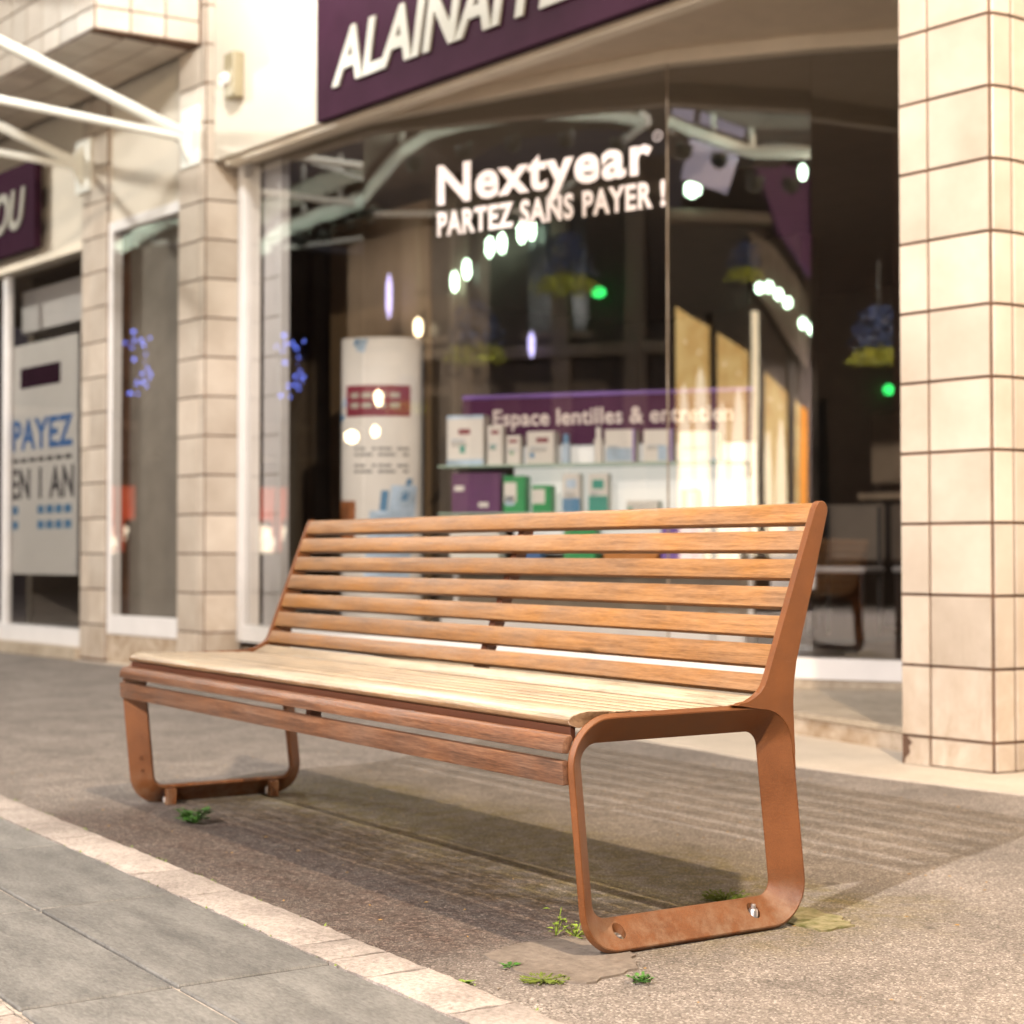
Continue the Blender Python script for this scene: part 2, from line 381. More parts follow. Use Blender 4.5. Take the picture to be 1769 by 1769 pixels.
# dark slate paving between two rows of pale kerb stones
pave = bpy.data.objects.new('pavement', bpy.data.meshes.new('pavement')); 
bm = bmesh.new(); bx(bm, -16, 8, -1.312, -0.762, -0.05, 0.004)
pave = tag(fin(bm, 'pavement', M['mortar']), kind='structure')
slab_cache = {}
def slab(x0, x1, y0, y1, parent, nm, mat, h, bev, jit=0.0, seed=0):
    rr = random.Random(seed)
    bm = bmesh.new(); bx(bm, x0, x1, y0, y1, -0.03, h + rr.uniform(-jit, jit), bev)
    o = fin(bm, nm, mat, parent); return o
xj = [-0.51 + 0.715 * k for k in range(-13, 10)]
k = 0
for x0, x1 in zip(xj, xj[1:]):
    for y0, y1 in ((-1.0485, -0.768), (-1.308, -1.0545)):
        k += 1; slab(x0 + 0.0035, x1 - 0.0035, y0 + 0.001, y1 - 0.001, pave, 'paving_slab', M['slate'], 0.011, 0.003, 0.0015, k)
def rough_stone(x0, x1, y0, y1, h, parent, seed):
    rr = random.Random(seed); bm = bmesh.new()
    nx = max(3, int((x1 - x0) / 0.03)); ny = 5
    g = [[bm.verts.new((x0 + (x1 - x0) * i / nx + (0 if 0 < i < nx and 0 < j < ny else rr.uniform(-.0028, .0028)),
                        y0 + (y1 - y0) * j / ny + (0 if 0 < i < nx and 0 < j < ny else rr.uniform(-.0028, .0028)),
                        h + rr.uniform(-.0012, .0012) - (0.004 if i in (0, nx) or j in (0, ny) else 0))) for j in range(ny + 1)] for i in range(nx + 1)]
    for i in range(nx):
        for j in range(ny): bm.faces.new((g[i][j], g[i + 1][j], g[i + 1][j + 1], g[i][j + 1]))
    edge = [e for e in bm.edges if e.is_boundary]
    r = bmesh.ops.extrude_edge_only(bm, edges=edge)
    for v in r['geom']:
        if isinstance(v, bmesh.types.BMVert): v.co.z = -0.03
    o = fin(bm, 'kerb_stone', M['kerb'], parent, smooth=50); return o
for nm, y0, y1, known in (('kerb', -0.762, -0.638, [-2.62, -2.1, -1.72, -1.18, -0.61, -0.06, 0.225, 0.76, 0.89, 1.03, 1.30, 1.62]), ('kerb', -1.44, -1.318, [-2.4, -1.9, -1.45, -0.95, -0.4, 0.1, 0.55, 0.93, 1.4])):
    bm = bmesh.new(); bx(bm, -16, 8, y0, y1, -0.05, -0.004)
    kb = tag(fin(bm, nm, M['mortar']), kind='structure')
    xs = list(known); rr = random.Random(len(known))
    while xs[0] > -11: xs.insert(0, xs[0] - rr.uniform(0.3, 0.55))
    while xs[-1] < 6: xs.append(xs[-1] + rr.uniform(0.25, 0.5))
    for i, (a, b) in enumerate(zip(xs, xs[1:])):
        rough_stone(a + 0.004, b - 0.004, y0 + 0.002, y1 - 0.002, 0.012, kb, i * 7 + int(y0 * 100))

# pale strip of concrete along the foot of the shop
bm = bmesh.new()
top = [(-12, 1.47), (-9, 1.56), (-6.9, 1.735), (-4.2, 1.845), (-1.74, 1.868), (-0.63, 1.805), (0.17, 1.905), (1.5, 1.93), (4, 1.95)]
poly = []
rr = random.Random(3)
for (xa, ya), (xb, yb) in zip(top, top[1:]):
    for q in range(8): poly.append((xa + (xb - xa) * q / 8, ya + (yb - ya) * q / 8 + rr.uniform(-.008, .008)))
poly += [top[-1], (4, 6), (-12, 6)]
prism(bm, poly, 'z', -0.04, 0.006)
tag(fin(bm, 'facade_pavement', M['strip']), kind='structure')

# two concrete patches round the near feet of the bench
def blob(name, pts, z, mat, label, cat, seed):
    rr = random.Random(seed); bm = bmesh.new(); poly = []
    for (a, b), (c, d) in zip(pts, pts[1:] + pts[:1]):
        for q in range(6): poly.append((a + (c - a) * q / 6 + rr.uniform(-.006, .006), b + (d - b) * q / 6 + rr.uniform(-.006, .006)))
    prism(bm, poly, 'z', -0.02, z)
    return tag(fin(bm, name, mat), label, cat)
blob('concrete_patch', [(0.985, -0.50), (0.945, -0.40), (0.955, -0.28), (1.09, -0.25), (1.21, -0.33), (1.25, -0.46), (1.17, -0.515)], 0.004, M['patch'], 'large grey concrete patch in the asphalt under the front foot of the bench', 'concrete patch', 1)
blob('concrete_patch', [(1.0, 0.19), (1.0, 0.26), (1.10, 0.262), (1.168, 0.225), (1.172, 0.14), (1.06, 0.135)], 0.004, M['mossy'], 'small mossy concrete patch under the rear foot of the bench', 'concrete patch', 2)

# ================================================================== BENCH
bench = thing('park_bench', 'wooden slatted bench with rust brown steel end frames standing on the asphalt', 'bench')
# steel end frames: a leaning flat bar bent into a loop, and a plate that rises as the back's upright
def round_loop(cs):
    """corner points with radii -> closed list of (point, inward normal)"""
    n = len(cs); outp = []
    for i in range(n):
        p0, p, p1 = Vector(cs[i - 1][:2]), Vector(cs[i][:2]), Vector(cs[(i + 1) % n][:2]); r = cs[i][2]
        u, v = (p0 - p).normalized(), (p1 - p).normalized()
        th = u.angle(v); tl = r / math.tan(th / 2); c = p + (u + v).normalized() * (r / math.sin(th / 2))
        a0 = math.atan2(*((p + u * tl) - c).yx); a1 = math.atan2(*((p + v * tl) - c).yx)
        while a1 - a0 > math.pi: a1 -= 2 * math.pi
        while a1 - a0 < -math.pi: a1 += 2 * math.pi
        for k in range(11):
            a = a0 + (a1 - a0) * k / 10; q = c + Vector((math.cos(a), math.sin(a))) * r
            outp.append((q, (c - q).normalized()))
    return outp
LOOP = round_loop([(0.124, 0.4330, 0.088), (-0.4085, 0.4330, 0.092), (-0.3665, 0.0, 0.088), (0.174, 0.0, 0.085)])
E_, TH = 0.050, 0.0125
DENSE = []
for (p, n), (p2, n2) in zip(LOOP, LOOP[1:] + LOOP[:1]):
    for q in range(24): DENSE.append(p + (p2 - p) * q / 24)
XL = 1.1005
def slat(poly, mat, name='slat', bev=0.0035, x0=-XL, x1=XL, mitre=False):
    bm = bmesh.new(); prism(bm, poly, 'x', x0, x1)
    if mitre:                         # ends cut to lie on the leaning bar of the end frames
        for v in bm.verts:
            dep = min((Vector((v.co.y, v.co.z)) - p).length for p in DENSE)
            v.co.x = math.copysign(XL + 0.001 - max(0.0, dep - 0.004) * 1.02, v.co.x)
    bmesh.ops.bevel(bm, geom=list(bm.edges), offset=bev, segments=2, affect='EDGES', profile=0.5)
    return fin(bm, name, mat, bench, smooth=35)
def slab_poly(t, b, th):
    """slat cross-section from its face's top and bottom points, thickness th to the rear"""
    t, b = Vector(t), Vector(b); d = (b - t).normalized(); n = Vector((-d.y, d.x))
    if n.x < 0: n = -n
    return [tuple(t), tuple(b), tuple(b + n * th), tuple(t + n * th)]
F = dict(s1t=(0.1901, 0.8157), s1b=(0.1761, 0.7793), s2t=(0.1691, 0.7641), s2b=(0.1547, 0.7249), s3t=(0.1487, 0.7084), s3b=(0.1365, 0.6702),
         s4t=(0.1286, 0.6547), s4b=(0.1144, 0.6149), s5t=(0.1082, 0.5989), s5b=(0.0953, 0.5595), s6t=(0.0868, 0.5445), s6b=(0.0716, 0.5029), s7t=(0.0653, 0.4884), s7b=(0.0493, 0.4551))
for q in range(2, 8): slat(slab_poly(F['s%dt' % q], F['s%db' % q], 0.024), M['wood_back'])
# top slat: face, then rolled over to the back
slat([(0.1761, 0.7793), (0.1885, 0.8095), (0.1925, 0.8150), (0.1985, 0.8180), (0.2070, 0.8165), (0.2130, 0.8100), (0.2000, 0.7705)], M['wood_back'])
# seat: one tilted slat at the back, six flat ones, a rounded nose
slat([(0.0455, 0.4465), (0.001, 0.4263), (0.010, 0.4045), (0.0545, 0.4245)], M['wood_seat'], bev=0.0040, mitre=True)
ys = [-0.006 - 0.0492 * i for i in range(7)]                 # gaps of about 8 mm
for a, b in zip(ys, ys[1:]):
    zz = lambda y: 0.4262 + 0.0090 * (-y / 0.3)
    slat([(a - 0.0012, zz(a)), (b + 0.0095, zz(b)), (b + 0.0095, zz(b) - 0.024), (a - 0.0012, zz(a) - 0.024)], M['wood_seat'], bev=0.0040, mitre=True)
slat([(-0.303, 0.4355), (-0.345, 0.4368), (-0.362, 0.4345), (-0.376, 0.4295), (-0.385, 0.4215), (-0.3855, 0.4150), (-0.372, 0.4085), (-0.303, 0.4145)], M['wood_seat'], bev=0.002, mitre=True)
slat([(-0.3880, 0.3985), (-0.3995, 0.3940), (-0.4068, 0.3830), (-0.4090, 0.3665), (-0.3930, 0.3645), (-0.3830, 0.3900)], M['wood_front'], bev=0.002)
slat([(-0.4080, 0.3522), (-0.4052, 0.3092), (-0.3890, 0.3100), (-0.3915, 0.3525)], M['wood_front'], bev=0.002)

def frame(sx):
    bm = bmesh.new(); rings = []
    xo = 1.113; q = TH * 0.7071
    for p, n in LOOP:
        corner = [Vector((xo - q, 0)), Vector((xo, q)), Vector((xo - E_, q + E_)), Vector((xo - E_ - q, E_))]
        sec = []
        for k in range(4):
            for o_ in (corner[k - 1], corner[(k + 1) % 4]): sec.append(corner[k] + (o_ - corner[k]).normalized() * 0.0018)
        rings.append([bm.verts.new((sx * v.x, p.x + n.x * v.y, p.y + n.y * v.y)) for v in sec])
    m = len(rings)
    for i in range(m):
        a, b = rings[i], rings[(i + 1) % m]
        for k in range(8): bm.faces.new((a[k], a[(k + 1) % 8], b[(k + 1) % 8], b[k]))
    bmesh.ops.recalc_face_normals(bm, faces=bm.faces)
    me = bpy.data.meshes.new('end_frame'); bm.to_mesh(me); bm.free()
    o = link('end_frame', me, M['powder'], bench)
    # two bolt holes through the foot plate
    cut = bmesh.new()
    for y in (-0.272, 0.048):
        mtx = Matrix.Translation((sx * 1.085, y, 0.03))
        bmesh.ops.create_cone(cut, cap_ends=True, segments=24, radius1=0.0125, radius2=0.0125, depth=0.12, matrix=mtx)
    cme = bpy.data.meshes.new('hole'); cut.to_mesh(cme); cut.free()
    co = link('hole', cme)
    md = o.modifiers.new('holes', 'BOOLEAN'); md.operation = 'DIFFERENCE'; md.object = co; md.solver = 'EXACT'
    bpy.context.view_layer.update()
    nm = bpy.data.meshes.new_from_object(o.evaluated_get(bpy.context.evaluated_depsgraph_get()))
    o.modifiers.clear(); o.data = nm; bpy.data.objects.remove(co)
    if not nm.materials: nm.materials.append(M['powder'])
    nm.shade_smooth(); nm.set_sharp_from_angle(angle=R(28))
    # upright plate with the fillet into seat and rear leg
    c0 = [(p.x + n.x * 0.0105, p.y + n.y * 0.0105) for p, n in LOOP[:11]]
    seat_end, leg_end = (c0[-1], c0[0]) if c0[-1][0] < c0[0][0] else (c0[0], c0[-1])
    order = c0 if c0[0] == leg_end else c0[::-1]
    front = [(-0.030, 0.4330), (-0.008, 0.4335), (0.012, 0.4375), (0.030, 0.4440), (0.0445, 0.4535), (0.0535, 0.4660), (0.0605, 0.4800), (0.1000, 0.5830), (0.1860, 0.8060)]
    topa = [(0.1900, 0.8150), (0.1965, 0.8205), (0.2045, 0.8215), (0.2125, 0.8180), (0.2175, 0.8110), (0.2185, 0.8010)]
    rear = [(0.1780, 0.6600), (0.1480, 0.5600), (0.1340, 0.5100), (0.1275, 0.4700), (0.1255, 0.4300), (0.1275, 0.3800), (0.1300, 0.3400), (0.1330, 0.3000)]
    poly = front + topa + rear + [q for q in order]
    bm = bmesh.new(); prism(bm, poly, 'x', sx * 1.0985, sx * 1.1145)
    bmesh.ops.bevel(bm, geom=list(bm.edges), offset=0.0015, segments=1, affect='EDGES')
    fin(bm, 'upright', M['powder'], o, smooth=30)
    # bolts in the holes, and the packing sleeves below the plate
    for y in (-0.272, 0.048):
        bm = bmesh.new(); h = 0.016 if y < 0 else 0.036
        lathe(bm, [(0.0095, 0.0), (0.0095, h - 0.002), (0.008, h), (0.005, h), (0.005, h + 0.008), (0.004, h + 0.009)], 10, (sx * 1.085, y, 0.004))
        fin(bm, 'anchor_bolt', M['steel'], o, smooth=40)
        if sx < 0:
            bm = bmesh.new(); bx(bm, sx * 1.062, sx * 1.040, y - 0.014, y + 0.014, 0.0, 0.046, 0.002)
            fin(bm, 'packing_block', M['powder'], o)
    if sx < 0:
        for zc in (0.128, 0.092):
            bm = bmesh.new(); ring = []
            tube(bm, [(-1.072 + 0.010 * math.cos(a), -0.3500 + 0.097 * (0.11 - zc) - 0.010 * math.cos(a), zc + 0.011 * math.sin(a)) for a in [R(20 + 16 * i) for i in range(12)]], 0.0016, 6)
            fin(bm, 'raised_mark', M['powder'], o)
    return o
frame(1); frame(-1)
# added dark strip in place of the shade in the gap under the nose slat
box('gap_shade_strip', M['dark_wood_metal'], bench, -1.083, 1.083, -0.378, -0.366, 0.384, 0.4095, 0.001)
# middle rib: a flat steel bar behind the slats
path = [(-0.383, 0.330), (-0.383, 0.362), (-0.366, 0.392), (-0.335, 0.406), (-0.25, 0.402), (-0.10, 0.398), (0.015, 0.396), (0.052, 0.415), (0.080, 0.462), (0.125, 0.575), (0.207, 0.790)]
bm = bmesh.new(); rings = []
for i, p in enumerate(path):
    p = Vector(p); t = (Vector(path[min(i + 1, len(path) - 1)]) - Vector(path[max(i - 1, 0)])).normalized(); n = Vector((t.y, -t.x))
    rings.append([bm.verts.new((x, *(p + n * w))) for x, w in ((0.040, 0), (0.064, 0), (0.064, 0.028), (0.040, 0.028))])
for a, b in zip(rings, rings[1:]):
    for k in range(4): bm.faces.new((a[k], a[(k + 1) % 4], b[(k + 1) % 4], b[k]))
bm.faces.new(rings[0]); bm.faces.new(rings[-1])
fin(bm, 'middle_rib', M['dark_wood_metal'], bench)

# ================================================================== SHOP BUILDING
shop = thing('shop_building', 'cream tiled shop building with a curved glass front behind the bench', 'shop building', (0, 0, 0), FA)
P_ = shop                                        # children are in facade coordinates: x along the street, y into the shop, z up
tile_me = {}
def tile(w, h, parent, loc, rz=0.0, mat='tile', rx=0.0):
    key = (round(w, 3), round(h, 3), mat)
    if key not in tile_me:
        bm = bmesh.new(); bx(bm, -w / 2, w / 2, -0.006, 0.006, -h / 2, h / 2, 0.0022)
        bmesh.ops.recalc_face_normals(bm, faces=bm.faces)
        me = bpy.data.meshes.new('tile'); bm.to_mesh(me); bm.free(); me.materials.append(M[mat]); tile_me[key] = me
    o = link('tile', tile_me[key], None, parent)
    o.location = loc; o.rotation_euler = (rx, 0, rz); return o
J = 0.0095
def tile_face(parent, p0, p1, zs, splits, off=0.005, skip=()):
    """tiles on the vertical plane p0->p1 (x,y), between the given split fractions and heights"""
    p0, p1 = Vector(p0), Vector(p1); d = p1 - p0; L = d.length; u = d / L; n = Vector((u.y, -u.x)); rz = math.atan2(u.y, u.x)
    for z0, z1 in zip(zs, zs[1:]):
        for s0, s1 in zip(splits, splits[1:]):
            if (round(s0, 2), round(z0, 2)) in skip: continue
            c = p0 + u * ((s0 + s1) / 2) + n * (off - 0.0025 + random.uniform(-.0006, .0006))
            t = tile(s1 - s0 - J, z1 - z0 - J, parent, (c.x, c.y, (z0 + z1) / 2), rz)
def column(name, poly, z0, z1, faces, zs):
    bm = bmesh.new(); prism(bm, poly, 'z', z0, z1); col = fin(bm, name, M['grout'], shop)
    for p0, p1, sp, skip in faces: tile_face(col, p0, p1, zs, sp, 0.005, skip)
    return col
# right-hand column
zR = [0.006, 0.103] + [0.103 + 0.2381 * k for k in range(1, 14)]
a0, a1, dR = -0.312, 0.052, 2.204
ch = (a1 + 0.085 * math.cos(R(75)), dR + 0.085 * math.sin(R(75)))
sd = (ch[0] + 0.02, ch[1] + 0.52)
column('tiled_column', [(a0, dR), (a1, dR), ch, sd, (a0, sd[1] + 0.9)], 0.0, 3.35,
       [((a0, dR), (a1, dR), [0.0, 0.121, 0.364], ((0.0, 0.01),)), ((a1, dR), ch, [0.0, 0.085], ()), (ch, sd, [0.0, 0.245, 0.49], ()),
        ((a0, sd[1] + 0.9), (a0, dR), [0.0, 0.18, 0.42, 0.66, 0.90, 1.14, 1.38, 1.40][:7], ())], zR)
# broken bottom tile at the foot of that column
bm = bmesh.new(); prism(bm, [(a0 + 0.018, 0.008), (a0 + 0.116, 0.008), (a0 + 0.116, 0.098), (a0 + 0.030, 0.098), (a0 + 0.050, 0.080), (a0 + 0.036, 0.068), (a0 + 0.040, 0.045), (a0 + 0.022, 0.028)], 'y', dR - 0.011, dR + 0.002)
fin(bm, 'broken_tile', M['tile'], shop)
# left-hand column and the pilaster beyond it
dL = 2.50
zL = [0.02, 0.247] + [0.247 + 0.2345 * k for k in range(1, 18)]
l0, l1 = -5.945, -5.625
lch = (l1 + 0.225 * math.cos(R(75)), dL + 0.225 * math.sin(R(75)))
column('tiled_column', [(l0, dL), (l1, dL), lch, (lch[0], 3.0), (l0, 3.0)], 0.0, 5.2,
       [((l0, dL), (l1, dL), [0.0, 0.25, 0.32], ()), ((l1, dL), lch, [0.0, 0.225], ())], zL)
p0_, p1_ = -7.37, -6.995
column('tiled_column', [(p0_, dL + 0.04), (p1_, dL + 0.04), (p1_, 3.0), (p0_, 3.0)], 0.0, 5.2,
       [((p0_, dL + 0.04), (p1_, dL + 0.04), [0.0, 0.125, 0.375], ()), ((p1_, dL + 0.04), (p1_, 2.62), [0.0, 0.08], ())], zL)
# fascia wall over the curved window, soffit behind it and the bent trim over the glass
ZG = 3.05
GL = [(-5.47, 2.69), (-4.26, 2.70), (-2.43, 3.19), (-1.84, 3.54), (-1.15, 4.08)]
box('fascia_panel', M['cream'], P_, lch[0] - 0.01, 0.4, 2.53, 2.64, 3.055, 5.2, 0.004)
def offs(line, d):
    o = []
    for i, p in enumerate(line):
        a = Vector(line[max(i - 1, 0)]); b = Vector(line[min(i + 1, len(line) - 1)]); t = (b - a).normalized()
        o.append(Vector(p) + Vector((t.y, -t.x)) * d)
    return o
def bent_bar(name, line, d0, d1, z0, z1, mat, zfun=None):
    A, B = offs(line, d0), offs(line, d1); bm = bmesh.new(); rings = []
    for i, (p, q) in enumerate(zip(A, B)):
        dz = zfun(i) if zfun else 0
        rings.append([bm.verts.new(v) for v in ((p.x, p.y, z0 + dz), (q.x, q.y, z0 + dz), (q.x, q.y, z1 + dz), (p.x, p.y, z1 + dz))])
    for a, b in zip(rings, rings[1:]):
        for k in range(4): bm.faces.new((a[k], a[(k + 1) % 4], b[(k + 1) % 4], b[k]))
    bm.faces.new(rings[0]); bm.faces.new(rings[-1])
    return fin(bm, name, mat, P_)
bent_bar('window_trim', GL, 0.030, -0.06, ZG, 3.118, M['trim'])
bm = bmesh.new()
prism(bm, [(-5.47, 2.645), (0.38, 2.645), (0.38, 4.6), (-1.15, 4.2)] + [(x - 0.02, y + 0.03) for x, y in GL[::-1][1:]], 'z', 3.120, 3.16)
fin(bm, 'soffit', M['soffit'], P_)
box('trim_edge', M['trim'], P_, -5.5, 0.38, 2.56, 2.642, 3.02, 3.053, 0.003)
# glass: four flat panes that follow the bend, thin joints between them, sill below
sz = lambda i: [0.294, 0.276, 0.250, 0.238, 0.222][i]
for i, (a, b) in enumerate(zip(GL, GL[1:])):
    A, B = Vector(a), Vector(b); u = (B - A).normalized(); n = Vector((u.y, -u.x)); g = 0.0025
    bm = bmesh.new()
    q = [A + u * g, B - u * g]; z0s = [sz(i) - 0.01, sz(i + 1) - 0.01]
    vs = []
    for w in (0.0, -0.010):
        vs.append([bm.verts.new((p.x + n.x * w, p.y + n.y * w, z)) for p, z in ((q[0], z0s[0]), (q[1], z0s[1]), (q[1], ZG + 0.005), (q[0], ZG + 0.005))])
    f, k = vs
    bm.faces.new(f)
    o = None
    fin(bm, 'window_pane', M['glass'], P_)
p = GL[2]; box('pane_joint', M['riser'], P_, p[0] - 0.002, p[0] + 0.002, p[1] - 0.002, p[1] + 0.008, sz(2), ZG, 0.0)
bent_bar('window_sill', GL, 0.035, -0.10, -0.095, 0.0, M['white'], sz)
# white frame at the left end of the curved window
box('window_frame', M['white'], P_, -5.520, -5.458, 2.66, 2.78, 0.20, ZG, 0.004)
# stone ledge at the foot of the glass
LE = [(-5.9, 2.60), (-4.4, 2.66), (-3.0, 2.72), (-2.0, 2.70), (-1.175, 2.635), (-0.31, 2.42)]
bm = bmesh.new(); prism(bm, LE + [(-0.31, 4.5), (-1.1, 4.5)] + [(x, y + 0.1) for x, y in GL[::-1]] + [(-5.9, 2.8)], 'z', 0.0, 0.075)
fin(bm, 'ledge_riser', M['riser'], P_)
bm = bmesh.new(); prism(bm, [(x, y - 0.012) for x, y in LE] + [(-0.312, 4.5), (-1.1, 4.5)] + [(x, y + 0.1) for x, y in GL[::-1]] + [(-5.9, 2.8)], 'z', 0.0755, 0.097)
fin(bm, 'ledge', M['ledge'], P_)
bm = bmesh.new()
A = offs(GL, 0.02)
prism(bm, [tuple(v) for v in A] + [(-1.1, 4.4)] + [(x, y + 0.1) for x, y in GL[::-1]], 'z', 0.0975, 0.16)
fin(bm, 'sill_base', M['ledge'], P_)
# wall round the narrow window between pilaster and column
box('fascia_panel', M['cream'], P_, p1_, l0, 2.56, 2.70, 2.90, 5.2, 0.003)
box('plinth', M['riser'], P_, p1_, l0, 2.55, 2.70, 0.0, 0.19, 0.003)
nw = dict(x0=-7.075 + 0.085, x1=-6.115 + 0.165, z0=0.192, z1=2.90)
fx0, fx1 = p1_ + 0.002, l0 - 0.002
for nm, (u0, u1, z0, z1) in dict(l=(fx0, fx0 + 0.055, 0.192, 2.898), r=(fx1 - 0.06, fx1, 0.192, 2.898), t=(fx0 + 0.0555, fx1 - 0.0605, 2.828, 2.898), b=(fx0 + 0.0555, fx1 - 0.0605, 0.192, 0.315)).items():
    box('window_frame', M['white'], P_, u0, u1, 2.545, 2.62, z0, z1, 0.004)
bm = bmesh.new()
for p in ((fx0 + 0.05, 2.585 - 0.0355, 0.3), (fx1 - 0.055, 2.585 + 0.0355, 0.3), (fx1 - 0.055, 2.585 + 0.0355, 2.84), (fx0 + 0.05, 2.585 - 0.0355, 2.84)): bm.verts.new(p)
bm.faces.new(bm.verts); fin(bm, 'window_pane', M['glass'], P_)
# second shop window further left
box('fascia_panel', M['cream'], P_, -12.0, p0_, 2.58, 2.72, 2.81, 5.2, 0.003)
box('trim_edge', M['trim'], P_, -12.0, p0_, 2.55, 2.58, 2.78, 2.84, 0.003)
box('plinth', M['white'], P_, -12.0, p0_, 2.55, 2.72, 0.085, 0.20, 0.003)
box('plinth', M['ledge'], P_, -12.0, p0_, 2.50, 2.72, 0.0, 0.084, 0.003)
bm = bmesh.new()
for p in ((-12.0, 2.62, 0.195), (p0_, 2.62, 0.195), (p0_, 2.62, 2.815), (-12.0, 2.62, 2.815)): bm.verts.new(p)
bm.faces.new(bm.verts); fin(bm, 'window_pane', M['glass'], P_)
box('window_frame', M['white'], P_, -8.84, -8.78, 2.60, 2.66, 0.2, 2.80, 0.003)
# tiled bay that juts out over the street at upper left
B0 = 3.767
bayp = [(-5.79, 1.86), (-5.672, 2.495), (-12, 2.495), (-12, 1.86)]
bm = bmesh.new(); prism(bm, bayp, 'z', B0, 6.0); bay = fin(bm, 'tiled_bay', M['grout'], shop)
zb = [B0 + 0.004] + [B0 + 0.135 + 0.2345 * k for k in range(0, 9)]
tile_face(bay, (-5.79, 1.86), (-5.672, 2.495), zb, [0.0, 0.21, 0.42, 0.63])
tile_face(bay, (-12, 1.86), (-5.79, 1.86), [B0 + 0.004, B0 + 0.135, B0 + 0.37, B0 + 0.6], [6.21 - 0.2345 * k for k in range(26, -1, -1)])
for i in range(14):
    for j in range(3):
        t = tile(0.227, 0.20, bay, (-5.86 - 0.2345 * (i + 0.5) + 0.02 * j, 1.86 + 0.21 * (j + 0.5), B0 - 0.0005), 0, 'tile', R(90))
# interior of the main shop
M['lilac'] = plain('reflection_lilac', (0.72, 0.71, 0.73), 0.5, 0.04)
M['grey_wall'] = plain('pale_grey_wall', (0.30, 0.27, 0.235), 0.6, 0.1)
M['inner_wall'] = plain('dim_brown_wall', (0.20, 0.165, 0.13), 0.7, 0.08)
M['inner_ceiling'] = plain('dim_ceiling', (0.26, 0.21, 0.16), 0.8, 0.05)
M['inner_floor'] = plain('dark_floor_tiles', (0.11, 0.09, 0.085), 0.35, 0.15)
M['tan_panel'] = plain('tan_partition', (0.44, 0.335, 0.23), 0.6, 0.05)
bm = bmesh.new(); prism(bm, [(-5.46, 2.80)] + [(x + 0.02, y + 0.12) for x, y in GL[1:]] + [(0.4, 4.5), (0.4, 9.5), (-9.2, 9.5), (-9.2, 2.95), (-5.9, 2.95)], 'z', 0.1605, 0.17)
fin(bm, 'shop_floor', M['inner_floor'], P_)
bm = bmesh.new(); prism(bm, [(-5.46, 2.76)] + [(x + 0.02, y + 0.065) for x, y in GL[1:]] + [(0.4, 4.4), (0.4, 9.5), (-9.2, 9.5), (-9.2, 3.0), (-5.9, 3.0)], 'z', 3.06, 3.10)
fin(bm, 'shop_ceiling', M['inner_ceiling'], P_)
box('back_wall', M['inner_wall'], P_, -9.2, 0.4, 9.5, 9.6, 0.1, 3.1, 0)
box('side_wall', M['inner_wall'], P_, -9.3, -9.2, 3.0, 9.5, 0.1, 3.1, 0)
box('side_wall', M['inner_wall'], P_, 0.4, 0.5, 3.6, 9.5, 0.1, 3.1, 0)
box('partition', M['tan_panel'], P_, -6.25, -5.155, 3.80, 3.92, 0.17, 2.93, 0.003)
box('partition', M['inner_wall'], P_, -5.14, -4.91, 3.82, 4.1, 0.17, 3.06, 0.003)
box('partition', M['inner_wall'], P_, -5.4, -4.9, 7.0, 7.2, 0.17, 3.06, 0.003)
# panel behind the glass, stands in for the left column's reflection
bm = bmesh.new(); prism(bm, [(-5.455, 2.80), (-5.265, 2.80), (-5.265, 2.86), (-5.455, 2.86)], 'z', 0.17, 3.058)
refl_panel = fin(bm, 'reflection_panel', M['grout'], shop)
refl_panel.data.materials.clear(); refl_panel.data.materials.append(M['lilac'])
for z in zL[2:14]: box('reflected_joint', M['inner_wall'], refl_panel, -5.45, -5.27, 2.796, 2.799, z, z + 0.004, 0)
for a, d in ((-1.9, 5.2), (-3.6, 4.9)):
    bm = bmesh.new(); lathe(bm, [(0.13, -0.012), (0.13, 0.0), (0.10, 0.004)], 20, (a, d, 3.052)); fin(bm, 'ceiling_downlight', M['black'], P_)
# left shop interior
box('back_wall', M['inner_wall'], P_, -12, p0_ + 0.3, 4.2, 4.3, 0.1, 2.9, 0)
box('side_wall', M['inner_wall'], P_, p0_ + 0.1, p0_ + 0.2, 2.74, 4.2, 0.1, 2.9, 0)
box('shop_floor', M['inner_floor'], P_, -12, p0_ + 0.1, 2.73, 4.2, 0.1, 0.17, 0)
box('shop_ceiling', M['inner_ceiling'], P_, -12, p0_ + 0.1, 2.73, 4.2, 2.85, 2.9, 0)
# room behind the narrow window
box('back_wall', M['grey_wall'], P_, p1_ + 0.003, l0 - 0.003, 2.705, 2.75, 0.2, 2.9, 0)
box('dark_post', M['black'], P_, l0 - 0.125, l0 - 0.067, 2.66, 2.70, 0.3, 1.28, 0.003)
# upper wall of the building, above the fascia
box('upper_wall', M['cream'], P_, -12, 6, 2.75, 3.1, 5.2, 7.5, 0)
box('side_wall', M['cream'], P_, ch[0] + 0.03, 6, 2.9, 3.1, 0.0, 5.2, 0)

